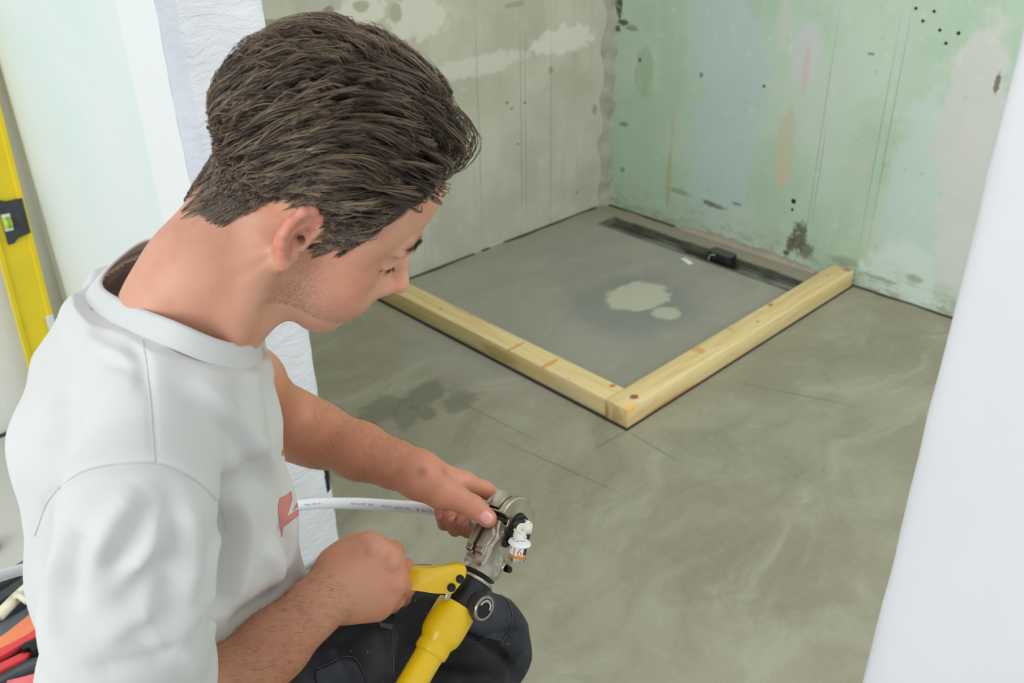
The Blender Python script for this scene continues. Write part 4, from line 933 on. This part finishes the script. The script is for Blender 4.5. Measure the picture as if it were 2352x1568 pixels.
decal('bar_tack', [(868, 1428), (902, 1434), (902, 1446), (874, 1440)], tbv, M_refl, TR, .0008, 5, .0008)
M_thread = simple('dusty_seam_thread', srgb(84, 86, 84), .9)
for pl in ([(1066, 1458), (1100, 1466), (1135, 1482), (1160, 1505)], [(905, 1400), (903, 1480), (905, 1566)], [(1128, 1350), (1156, 1370), (1176, 1405), (1172, 1445), (1150, 1478)], [(726, 1536), (792, 1508), (822, 1518), (842, 1562)], [(1040, 1440), (1010, 1490), (990, 1560)]):
    s_ = trace([tuple(q[:2]) for q in spline([np.array((*q, 0.)) for q in pl], 6)], tbv, 6, .0008)
    if len(s_) > 3: tube('seam', s_, .0006, M_thread, TR, 5)
# boots
M_boot = simple('black_leather_boot', (.02, .02, .02), .6, 0, .3, 30, .3, 200)
for q, d in ((LK-FW*.14+np.array((0, 0, -.42)), FW), (RK-FW*.44+np.array((0, 0, -.02)), -FW)):
    b = Sdf(); q = np.array(q); f0 = q.copy(); f0[2] = .045
    b.cap(q, f0, .05, .048, .02); b.cap(f0, f0+d*.16, .045, .038, .03); bv_, bt2, bq2 = b.mesh(.005); bt2, bq2 = orient(bv_, bt2, bq2)
    bv_[:, 2] = np.maximum(bv_[:, 2], .002); quad_mesh('boot', bv_, bt2, bq2, M_boot, person)
# ================================================================ pressing tool
TA = C3(.45, -.78, .42); TA /= np.linalg.norm(TA); TN = C3(.77, .11, -.62); TN -= TA*np.dot(TA, TN); TN /= np.linalg.norm(TN); TE = -np.cross(TA, TN)
TJ = P(1160, 1203, 1.148)
T = lambda a, e, n_: TJ+TA*a+TE*e+TN*n_
TX = np.array([TA, TE, TN])
tool = thing('pressing_tool', 'yellow and black hand pressing tool with nickel jaw head resting by his knee', 'tool', tuple(T(-.3, 0, 0)))
n = NT('nickel_casting'); f = n.noise(24, 4); g = n.noise(600, 2, .5)
n.bump(n.math('ADD', g, n.math('MULTIPLY', n.noise(120, 3), 1.5)), .28, .0006)
M_nick = n.out(n.mix(n.ramp(f, .35, .7), srgb(178, 172, 156), srgb(204, 200, 186)), n.ramp(n.noise(60, 4), .3, .7, .24, .42), .92)
M_yel = simple('yellow_enamel', srgb(236, 196, 0), .30, 0, .05, 8, .04, 60, .0008, Coat_Weight=.3, Coat_Roughness=.15)
M_blk = simple('black_satin_cylinder', (.010, .010, .011), .32, 0, .2, 50, .08, 400, .0004)
M_chr = simple('worn_steel', srgb(170, 168, 160), .3, .9, .1, 60); M_rubk = simple('black_press_die', (.009, .009, .010), .42, .2, .3, 60)
th = Sdf()
def cyl_n(c, r, h, rd=.002):
    c = np.array(c, np.float32)
    def fn(p):
        q = p-c; z = np.abs(q@TN.astype(np.float32)); rr = np.sqrt(np.maximum((q*q).sum(1)-z*z, 0)); d = np.stack([rr-r+rd, z-h+rd], 1)
        return np.sqrt((np.maximum(d, 0)**2).sum(1))+np.minimum(d.max(1), 0)-rd
    return fn, c-r-h, c+r+h
th.cap(T(-.078, 0, 0), T(-.056, 0, 0), .0222, .0208, .004)
th.box(T(-.034, .001, 0), (.030, .0215, .0170), TX, .005, .006)
th.add(*cyl_n(T(.002, -.002, 0), .0365, .0172), .004)
th.box(T(-.016, -.022, 0), (.026, .010, .0150), TX, .003, .005)
# cheeks standing proud of the edge, with the slot of the two prongs between them
th.box(T(-.030, .020, -.0115), (.022, .0075, .0050), TX, .0012, .002)
th.box(T(-.030, .020, .0045), (.022, .0080, .0055), TX, .0012, .002)
th.box(T(-.030, .0255, -.0038), (.024, .008, .0022), TX, .0005, .001, 's')
th.box(T(-.004, .031, -.001), (.0045, .013, .03), TX@np.eye(3), .0005, .001, 's')
th.chain([T(-.006, .032, .0), T(-.012, .014, .0)], (.0035, .002), .002, .001, 's')
th.chain([T(-.046, -.012, .02), T(-.052, -.004, .012)], (.0065, .004), .002, .001, 's')
th.chain([T(-.048, -.022, .022), T(-.032, -.016, .022)], (.005, .0045), .002, .001, 's')
th.box(T(.016, .0305, .0), (.0125, .010, .0082), TX, .0008, .001, 's')
th.add(*cyl_n(T(.004, -.004, .02), .0155, .012, .0005), .001, 's')
th.add(*cyl_n(T(.004, -.004, -.02), .0145, .020, .0005), .001, 's')
th.chain([T(-.062, .0175, .006), T(-.040, .021, .012), T(-.018, .017, .0165)], (.0024, .0028, .0026), .003, .002)
th.chain([T(-.060, -.006, .019), T(-.044, -.004, .0165)], (.0040, .0028), .006, .002)
th.ell(T(-.078, 0, 0), (.008, .05, .05), TX, .0005, 's')
tvv, tt3, tq3 = th.mesh(.0009); tt3, tq3 = orient(tvv, tt3, tq3)
quad_mesh('jaw_head', tvv, tt3, tq3, M_nick, tool)
box('jaw_block', (-.0112, -.009, -.0070), (.0112, .0088, .0070), M_nick, tool, .0006, frame(T(.0165, .0275, 0), TA, TE, TN))
box('jaw_block', (-.003, -.004, -.0125), (.003, .0045, -.0092), M_nick, tool, .0005, frame(T(.010, .0305, 0), TA, TE, TN))
box('prong', (-.0185, -.004, -.0048), (.0185, .0010, .0048), M_nick, tool, .0006, frame(T(-.0275, .0285, -.0115), TA, TE, TN))
box('prong', (-.0185, -.004, -.0052), (.0185, .0010, .0052), M_nick, tool, .0006, frame(T(-.0275, .0290, .0045), TA, TE, TN))
box('split_gap_shade', (-.0022, -.010, -.0162), (.0022, .012, .0168), M_rubk, tool, .0003, frame(T(-.006, .020, 0), TA, TE, TN))  # solid black block, stands in for the shade in the jaw opening
FN = axis_frame(T(.004, -.004, 0), TN)
lathe('press_die', [(.0092, .012), (.0150, .013), (.0150, .0195), (.0132, .0225), (.0098, .0225), (.0092, .0200)], FN, M_rubk, tool, 40, False)
lathe('press_die', [(.0092, -.0005), (.0175, .0000), (.0182, .0015), (.0182, .0055), (.0170, .0072), (.0110, .0078), (.0092, .006)], axis_frame(T(-.006, -.003, .0215), TN), M_rubk, tool, 40, False)
lathe('pivot_pin', [(.0001, .004), (.0040, .0038), (.0046, .0030), (.0046, -.004)], axis_frame(T(-.0255, .006, .0180), TN), M_rubk, tool, 20, True)
lathe('pivot_pin', [(.0001, .004), (.0036, .0038), (.0042, .0030), (.0042, -.004)], axis_frame(T(-.045, -.026, .0165), TN), M_rubk, tool, 20, True)
FA = axis_frame(T(0, 0, 0), TA)
lathe('collar_ring', [(.0205, -.0805), (.0229, -.0805), (.0233, -.0790), (.0229, -.0770), (.0205, -.0765)], FA, M_nick, tool, 48, False)
lathe('black_cylinder', [(.0001, -.122), (.0205, -.122), (.0213, -.120), (.0215, -.082), (.0213, -.0800), (.0205, -.0785), (.0001, -.0785)], FA, M_blk, tool, 48, False)
_hp = [(.0222, -.1322), (.0246, -.1318), (.0248, -.1332), (.0252, -.1360), (.0254, -.1480), (.0254, -.1600), (.0249, -.1670), (.0238, -.1730), (.0214, -.1775), (.0200, -.1800), (.0199, -.1815),
       (.0202, -.1830), (.0203, -.1860), (.0200, -.1925), (.0192, -.1940), (.0174, -.1950), (.0170, -.2010), (.0167, -.2600), (.0165, -.4100), (.0150, -.4150), (.0001, -.4155)]
lathe('handle', [(r_, z_+.037) for r_, z_ in _hp], axis_frame(TJ-TA*.02, TA+C3(.055, 0, 0)), M_yel, tool, 56, False, 50)
for s_ in (1,): box('lever_bracket', (-.005, -.002, -.001), (.0015, .0075, .006), M_chr, tool, .001, frame(P(1034, 1366, 1.078), C3(.9, .4, 0), C3(-.4, .9, 0), C3(0, 0, 1)))
# lever: curved sheet channel with two black rivets, held in the right fist
LD = 1.068; LF = frame(P(1000, 1330, LD), C3(.99, 0, -.12), C3(0, 1, 0), C3(.12, 0, .99)); sc_ = LD/FPX
pl = [(800, 1302), (860, 1303), (945, 1307), (973, 1307), (995, 1306), (1026, 1300), (1050, 1295), (1062, 1295), (1069, 1299), (1072, 1307), (1070, 1323), (1064, 1333), (1043, 1359), (1036, 1363), (1003, 1362), (940, 1355), (860, 1350), (800, 1345)]
prism('lever', [((x-1000)*sc_, (y-1330)*sc_) for x, y in pl], -.0015, .004, LF, M_yel, tool, .0011)
pl2 = [(800, 1300), (945, 1305), (973, 1305), (995, 1304), (1026, 1298), (1050, 1293.5), (1058, 1293.5), (1050, 1299), (1026, 1304), (973, 1312), (945, 1312), (800, 1307)]
prism('lever_flange', [((x-1000)*sc_, (y-1330)*sc_) for x, y in pl2], -.0018, .014, LF, M_yel, tool, .0008)
for q in ((1057, 1330), (1037, 1350)):
    Mq = axis_frame(P(q[0], q[1], LD-.0025-.0038), C3(.12, 0, -.99)); lathe('rivet', [(.0001, .0012), (.0028, .0012), (.0030, .0006), (.0044, .0008), (.0048, .0002), (.0050, -.002)], Mq, M_rubk, tool, 24, True)
# release knob with a dial
KN = C3(.70, .16, -.70); FK = axis_frame(P(1113, 1397, 1.082), KN); bm = bmesh.new(); rows = []; nk = 96
for r_, z_, kn in ((.0125, -.014, 0), (.0160, -.013, 1), (.0160, -.0022, 1), (.0152, -.0008, 0), (.0140, -.0004, 0)):
    rows.append([bm.verts.new(FK @ Vector(((r_-(.0009 if kn and k % 2 else 0))*math.cos(2*math.pi*k/nk), (r_-(.0009 if kn and k % 2 else 0))*math.sin(2*math.pi*k/nk), z_))) for k in range(nk)])
for a, b in zip(rows, rows[1:]):
    for i in range(nk): bm.faces.new((a[i], a[(i+1) % nk], b[(i+1) % nk], b[i]))
bm.faces.new(rows[0][::-1]); bm.faces.new(rows[-1]); knob = from_bm('knob', bm, simple('dark_knurled_steel', srgb(96, 94, 90), .4, .8, .1, 60), tool)
lathe('dial_ring', [(.0120, .0003), (.0135, .0007), (.0146, .0005), (.0152, -.0006)], FK, M_chr, knob, 48, False)
lathe('dial_face', [(.0001, .0001), (.0124, .0001), (.0126, -.0004)], FK, M_rubk, knob, 48, False)
def arc_band(name, r0, r1, a0, a1, mat, z=.0004):
    V, F = [], []; m = 24
    for k in range(m+1): a = a0+(a1-a0)*k/m; V += [FK @ Vector((r*math.cos(a), r*math.sin(a), z)) for r in (r0, r1)]
    for k in range(m): F.append((2*k, 2*k+2, 2*k+3, 2*k+1))
    o = mesh(name, V, F, mat, knob); md = o.modifiers.new('s', 'SOLIDIFY'); md.thickness = .0002
ka = math.atan2(np.dot(C3(.6, -.7, 0), np.array(FK.col[1])[:3]), np.dot(C3(.6, -.7, 0), np.array(FK.col[0])[:3]))
arc_band('dial_mark', .0078, .0104, ka-1.5, ka+1.4, simple('white_dial_print', srgb(208, 206, 198), .5)); arc_band('dial_mark', .0088, .0096, ka-.7, ka+.9, simple('orange_dial_print', srgb(200, 92, 50), .5), .0006)

# ---------------------------------------------------------------- white pipe and the fitting in the jaws
M_pipe = simple('white_plastic_pipe', srgb(232, 236, 240), .28, 0, .03, 10)
pth = spline([T(.004, -.004, .012), P(1075, 1184, 1.178), P(1000, 1169, 1.210), P(900, 1161, 1.255), P(800, 1155.5, 1.310), P(690, 1160, 1.385), P(560, 1190, 1.46), P(380, 1240, 1.46), P(200, 1285, 1.38), P(60, 1306, 1.29), P(-20, 1328, 1.235), P(-160, 1368, 1.16), P(-420, 1430, 1.10), P(-800, 1500, 1.10)], 12)
pipe = thing('water_pipe', 'long white plastic pipe with fine dark print passing behind his waist', 'pipe', tuple(pth[40]))
tube('pipe', pth, .0080, M_pipe, pipe, 28)
# printed line along the pipe
M_ink = simple('navy_ink', srgb(52, 58, 92), .6, 0, .1)
PT = np.array(pth); seg = np.linalg.norm(np.diff(PT, axis=0), axis=1); cum = np.concatenate([[0], np.cumsum(seg)])
def pipe_at(s): i = min(len(seg)-1, max(0, np.searchsorted(cum, s)-1)); t = (s-cum[i])/seg[i]; return PT[i]*(1-t)+PT[i+1]*t, (PT[i+1]-PT[i])/seg[i]
def s_of(px):
    best = min(range(len(PT)), key=lambda i: abs((lambda v: v[0]/v[2]*FPX+CX)(CM@(PT[i]-CAMP))-px)); return cum[best]
def print_text(txt, px_right, size, ang):
    cu = bpy.data.curves.new('t', 'FONT'); cu.body = txt; cu.size = size; cu.resolution_u = 2; o = bpy.data.objects.new('t', cu); COL.objects.link(o)
    bpy.context.view_layer.update(); me = bpy.data.meshes.new_from_object(o.evaluated_get(bpy.context.evaluated_depsgraph_get())); bpy.data.objects.remove(o)
    w = max(v.co.x for v in me.vertices); s0 = s_of(px_right)
    bm = bmesh.new(); bm.from_mesh(me); bpy.data.meshes.remove(me)
    for v in bm.verts:
        s_ = s0+(w-v.co.x); c, t = pipe_at(s_); vw = CAMP-c; vw -= t*np.dot(vw, t); vw /= np.linalg.norm(vw); up = np.cross(t, vw); up = up if np.dot(up, C3(0, -1, 0)) > 0 else -up
        th_ = ang+v.co.y/.008; v.co = c+(vw*math.cos(th_)+up*math.sin(th_))*.00808
    return from_bm('printed_text', bm, M_ink, pipe)
print_text('\u00d8 16 x 2,0', 1000, .0060, -.62)
print_text('DVGW KIWA', 950, .0048, -.50)
print_text('Kiwa  komo', 905, .0036, -.30)
print_text('PE-RT / AL / PE-RT   10 bar', 866, .0040, -.25)
print_text('Multilayer   16x2,0   DIN', 745, .0040, -.20)
fit = thing('press_fitting', 'small elbow fitting with white thread sealing and a 16 mm press sleeve, in the jaws', 'fitting', tuple(T(.004, -.004, .03)))
M_white = simple('white_sealing_thread', srgb(232, 230, 220), .7, 0, .08, 90, .2, 500, .0004); M_wp = simple('white_plastic_collar', srgb(238, 240, 242), .35)
M_sst = simple('polished_sleeve', srgb(196, 194, 188), .22, .95, .06, 40)
E0 = T(.004, -.004, .028); E1 = P(1194, 1222, 1.106); E2 = P(1194, 1243, 1.100); E3 = P(1186, 1288, 1.104)
tube('elbow_body', spline([T(.004, -.004, .018), E0, E1, E2], 6), .0062, M_white, fit, 20)
lathe('washer', [(.0060, -.0012), (.0092, -.0012), (.0096, 0), (.0092, .0012), (.0060, .0012)], axis_frame(T(.004, -.004, .0235), TN), M_wp, fit, 32, False)
def coil(a, b, R, turns, r, seed):
    a, b = np.array(a), np.array(b); F = axis_frame(a, b-a); L = np.linalg.norm(b-a); rr = np.random.RandomState(seed); ph = rr.rand()*6
    return [np.array(F @ Vector(((R+.0006*math.sin(t*2.3+ph))*math.cos(t+ph), (R+.0006*math.sin(t*1.7))*math.sin(t+ph), L*(t/(2*math.pi*turns))+.0007*math.sin(t*.7+ph)))) for t in np.linspace(0, 2*math.pi*turns, int(22*turns))]
tube('sealing_thread', coil(T(.004, -.004, .0245), T(.004, -.004, .0310), .0080, 4.2, 0, 1), .00155, M_white, fit, 7)
tube('sealing_thread', coil(T(.004, -.004, .0300), T(.006, -.006, .0350), .0056, 4.0, 0, 2), .0013, M_white, fit, 7)
tube('sealing_thread', coil(E1+(E1-E2)*.35, E2, .0066, 4.0, 0, 3), .0014, M_white, fit, 7)
tube('sealing_thread', spline([E1+C3(.004, -.004, -.006), E1+C3(.006, -.009, -.006), E1+C3(.001, -.011, -.007), E1+C3(-.003, -.006, -.009), E1+C3(.002, -.001, -.009), E1+C3(.007, .002, -.006)], 6), .0013, M_white, fit, 7)
SD = (E3-E2)/np.linalg.norm(E3-E2); FS = axis_frame(E2, SD)
lathe('plastic_ring', [(.0001, -.0012), (.0060, -.0010), (.0070, -.0006), (.0128, -.0004), (.0136, .0010), (.0138, .0026), (.0118, .0030), (.0104, .0036)], FS, M_wp, fit, 40, False)
lathe('press_sleeve', [(.0104, .002), (.0106, .0215), (.0104, .0225), (.0092, .0226), (.0090, .0180), (.0001, .0178)], FS, M_sst, fit, 40, False)
lathe('orange_band', [(.01075, .0145), (.01075, .0178)], FS, simple('orange_print', srgb(206, 128, 48), .5), fit, 40, False)
M_lab = simple('white_label', srgb(232, 233, 230), .5)
vdir = (CAMP-E2)/np.linalg.norm(CAMP-E2); Fi = FS.inverted().to_3x3(); vl = Fi @ Vector(vdir); a0 = math.atan2(vl.y, vl.x)
rt = Fi @ Vector(C3(1, 0, 0)); sgn = 1 if (-math.sin(a0)*rt.x+math.cos(a0)*rt.y) > 0 else -1
def patch(name, da0, da1, z0, z1, R, mat):
    V, F = [], []
    for k in range(13):
        a = a0+sgn*(da0+(da1-da0)*k/12); V += [FS @ Vector((R*math.cos(a), R*math.sin(a), z)) for z in (z0, z1)]
    for k in range(12): F.append((2*k, 2*k+1, 2*k+3, 2*k+2))
    return mesh(name, V, F, mat, fit, True)
patch('label', -1.25, 1.2, .0038, .0145, .01078, M_lab)
patch('label_mark', .62, 1.15, .0050, .0135, .01086, simple('dark_label_block', srgb(52, 54, 58), .6))
patch('label_mark', -1.02, -.84, .0060, .0078, .01086, simple('blue_label_mark', srgb(46, 74, 160), .6))
cu = bpy.data.curves.new('t', 'FONT'); cu.body = '16'; cu.size = .0135; cu.align_x = 'CENTER'; o = bpy.data.objects.new('t', cu); COL.objects.link(o); bpy.context.view_layer.update()
me = bpy.data.meshes.new_from_object(o.evaluated_get(bpy.context.evaluated_depsgraph_get())); bpy.data.objects.remove(o); bm = bmesh.new(); bm.from_mesh(me)
for v in bm.verts:
    a = a0+sgn*(v.co.x/.0108-.12); v.co = FS @ Vector((.01092*math.cos(a), .01092*math.sin(a), .0142-v.co.y))
from_bm('printed_number', bm, simple('orange_number', srgb(196, 112, 40), .6), fit)
# ================================================================ spirit level against the white wall, tool case on the floor
def WL(px, py, off=0.0):
    a, b = np.array((-1.6, 2.62)), np.array((2.97, 2.513)); t = (b-a)/np.linalg.norm(b-a); nr = np.array((t[1], -t[0])); r = ray(px, py)
    k = (nr@(a-CAMP[:2])+off)/(nr@r[:2]); return CAMP+r*k
lv = thing('spirit_level', 'long yellow spirit level with dark grey vial holder leaning on the white wall', 'spirit level', tuple(WL(150, 980, .05)))
b0, b1 = WL(112, 860, .055), WL(-78, 130, .03)
lz = b1-b0; LL = np.linalg.norm(lz); lz /= LL; lx = WL(120, 694, .04)-WL(33, 694, .04); lx -= lz*np.dot(lx, lz); wid = np.linalg.norm(lx); lx /= wid; ly = np.cross(lz, lx)
if np.dot(ly, CAMP-b0) < 0: ly = -ly
hw = wid/2*.98; LFm = frame(b0, lx, ly, lz); ext = 1.0
k_ = b0[2]/max(lz[2], .1); z_lo = -k_+.012
LY = simple('yellow_level_paint', srgb(240, 214, 32), .35, 0, .04, 10, 0)
bm = bmesh.new(); bm_prism(bm, [(-hw, -.012), (hw, -.012), (hw, .012), (hw-.010, .012), (hw-.014, .006), (-hw+.014, .006), (-hw+.010, .012), (-hw, .012)], z_lo, LL+.35, LFm, .001); lvm = auto(from_bm('frame', bm, LY, lv))
def along(px, py): return float(np.dot(WL(px, py, .04)-b0, lz))
s0, s1 = along(60, 449), along(40, 548); sm_ = (s0+s1)/2; sh2 = abs(s0-s1)/2
M_dg = simple('dark_grey_level_plastic', srgb(62, 64, 68), .55, 0, .2, 60)
pol = [(hw-.006, sh2), (.0, sh2*.72), (-hw+.008, sh2*.85), (-hw+.008, -sh2*.85), (.0, -sh2*1.05), (hw*.15, -sh2*.6), (hw-.006, -sh2*.55)]
pol = [(hw-.004, sh2*1.0), (hw*.1, sh2*.92), (-hw*.4, sh2*1.15), (-hw*.4, -sh2*1.1), (-hw*.1, -sh2*1.1), (hw*.2, -sh2*.85), (hw-.004, -sh2*.75)]
hold = prism('vial_holder', pol, .006, .0145, LFm @ Matrix(((1, 0, 0, 0), (0, 0, 1, 0), (0, 1, 0, sm_), (0, 0, 0, 1))), M_dg, lv, .0015)
M_glass = simple('clear_vial', srgb(220, 240, 200), .08, 0, .02, 10, 0, Transmission_Weight=.5); M_fl = simple('green_fluid', srgb(186, 226, 70), .2, 0, .04)
box('vial_window', (-hw*.40, .0146, sm_-sh2*.42), (hw*.06, .0165, sm_+sh2*.42), simple('pale_window', srgb(226, 236, 226), .3), hold, .002, LFm)
tube('vial', [LFm @ Vector((-hw*.36, .0175, sm_)), LFm @ Vector((hw*.0, .0175, sm_))], sh2*.26, M_fl, hold, 20)
for dx in (-.22, -.12): tube('vial_ring', [LFm @ Vector((hw*dx-.0005, .0175, sm_)), LFm @ Vector((hw*dx+.0005, .0175, sm_))], sh2*.27, M_dg, hold, 20)
# small white cap at the lower end of what shows
box('end_notch', (hw*.55, .010, along(78, 742)-.02), (hw, .016, along(78, 742)+.02), simple('white_sticker', srgb(236, 240, 240), .5), lv, .001, LFm)

# tool case
M_case = simple('dark_grey_case_plastic', srgb(84, 92, 98), .5, 0, .18, 14, .25, 120, .001); M_case2 = simple('charcoal_case_tray', srgb(56, 60, 64), .6, 0, .3, 18, .3, 60, .002)
case = thing('tool_case', 'open dark grey plastic tool case on the floor behind his back', 'tool case', tuple(FL(20, 1480, 0)))
q0, q1, q2, q3 = [FL(x, y, .05)[:2] for x, y in ((-170, 1440), (78, 1290), (230, 1420), (-40, 1640))]
prism('base', [tuple(q) for q in (q0, q1, q2, q3)], .002, .05, Matrix.Identity(4), M_case2, case, .004)
def strip(name, px0, px1, w, h, z, mat, parent, bev=.002):
    a, b = FL(*px0, z), FL(*px1, z); d = b-a; L = np.linalg.norm(d); F = frame(a, d, np.cross((0, 0, 1.), d), (0, 0, 1)); return box(name, (0, -w/2, 0), (L, w/2, h), mat, parent, bev, F)
strip('rim', (-60, 1385), (78, 1296), .016, .022, .05, M_case, case)
strip('lid_ledge', (-60, 1500), (130, 1392), .060, .012, .05, M_case, case); strip('rim', (-60, 1600), (140, 1500), .020, .016, .05, M_case, case)
# ribbed black hose lying in the case
a, b = FL(-40, 1404, .064), FL(98, 1310, .064); pts = [a+(b-a)*t for t in np.linspace(0, 1, 61)]
tag(tube('corrugated_hose', pts, [.0125 if i % 10 < 9 else .0112 for i in range(61)], simple('black_ribbed_hose', srgb(58, 62, 66), .5), None, 16), 'black jointed hose lying in the open tool case', 'hose')
M_cream = simple('cream_plastic', srgb(236, 232, 206), .4, 0, .03)
pl = thing('pipe_plug', 'cream plastic test plug with cross handle in the tool case', 'plug', tuple(FL(30, 1390, .068)))
tube('body', [FL(-4, 1415, .074), FL(34, 1376, .074)], .0125, M_cream, pl, 20); tube('body', [FL(34, 1376, .074), FL(100, 1318, .074)], .0125, M_cream, pl, 20)
tube('cross_handle', [FL(36, 1362, .088), FL(62, 1382, .086)], .006, M_cream, pl, 14); tube('cross_handle', [FL(32, 1370, .084), FL(46, 1368, .084)], .006, M_cream, pl, 14)
def flat(name, poly, z, h, mat, label, cat, parent=None, bev=.001, zs=None):
    P2 = [FL(x, y, z) for x, y in poly]; o = prism(name, [(q[0], q[1]) for q in P2], z, z+h, Matrix.Identity(4), mat, parent, bev)
    if label: tag(o, label, cat)
    return o
M_or = simple('orange_plastic', srgb(240, 138, 96), .45, 0, .05, 14); M_red = simple('red_plastic', srgb(226, 66, 70), .4, 0, .06, 14)
flat('orange_cutter', [(-40, 1500), (20, 1462), (98, 1398), (104, 1440), (60, 1470), (-40, 1520)], .066, .012, M_or, 'orange plastic tool body lying across the case', 'tool')
rg = thing('red_clamp', 'red plastic clamp with a black catch at the front of the case', 'clamp', tuple(FL(30, 1500, .066)))
flat('bar', [(-30, 1522), (92, 1452), (98, 1466), (-30, 1538)], .066, .014, M_red, None, None, rg, .002)
flat('bar', [(-30, 1545), (52, 1506), (74, 1504), (60, 1518), (-30, 1564)], .066, .010, M_red, None, None, rg, .002)
flat('catch', [(50, 1502), (62, 1490), (96, 1478), (100, 1502), (78, 1512), (74, 1500), (60, 1508)], .066, .020, M_rubk, None, None, rg, .002)
flat('red_tray', [(20, 1572), (100, 1552), (130, 1640), (0, 1660)], .067, .012, simple('coral_plastic', srgb(244, 120, 124), .5), 'coral red plastic tray at the bottom edge of the tool case', 'tray')
o = lathe('rubber_cap', [(.0001, 0), (.022, 0), (.024, .004), (.024, .026), (.020, .030), (.0001, .030)], Matrix.Translation(Vector(FL(-24, 1262, .001))), M_rubk); tag(o, 'small black rubber cap on the floor beyond the tool case', 'cap')
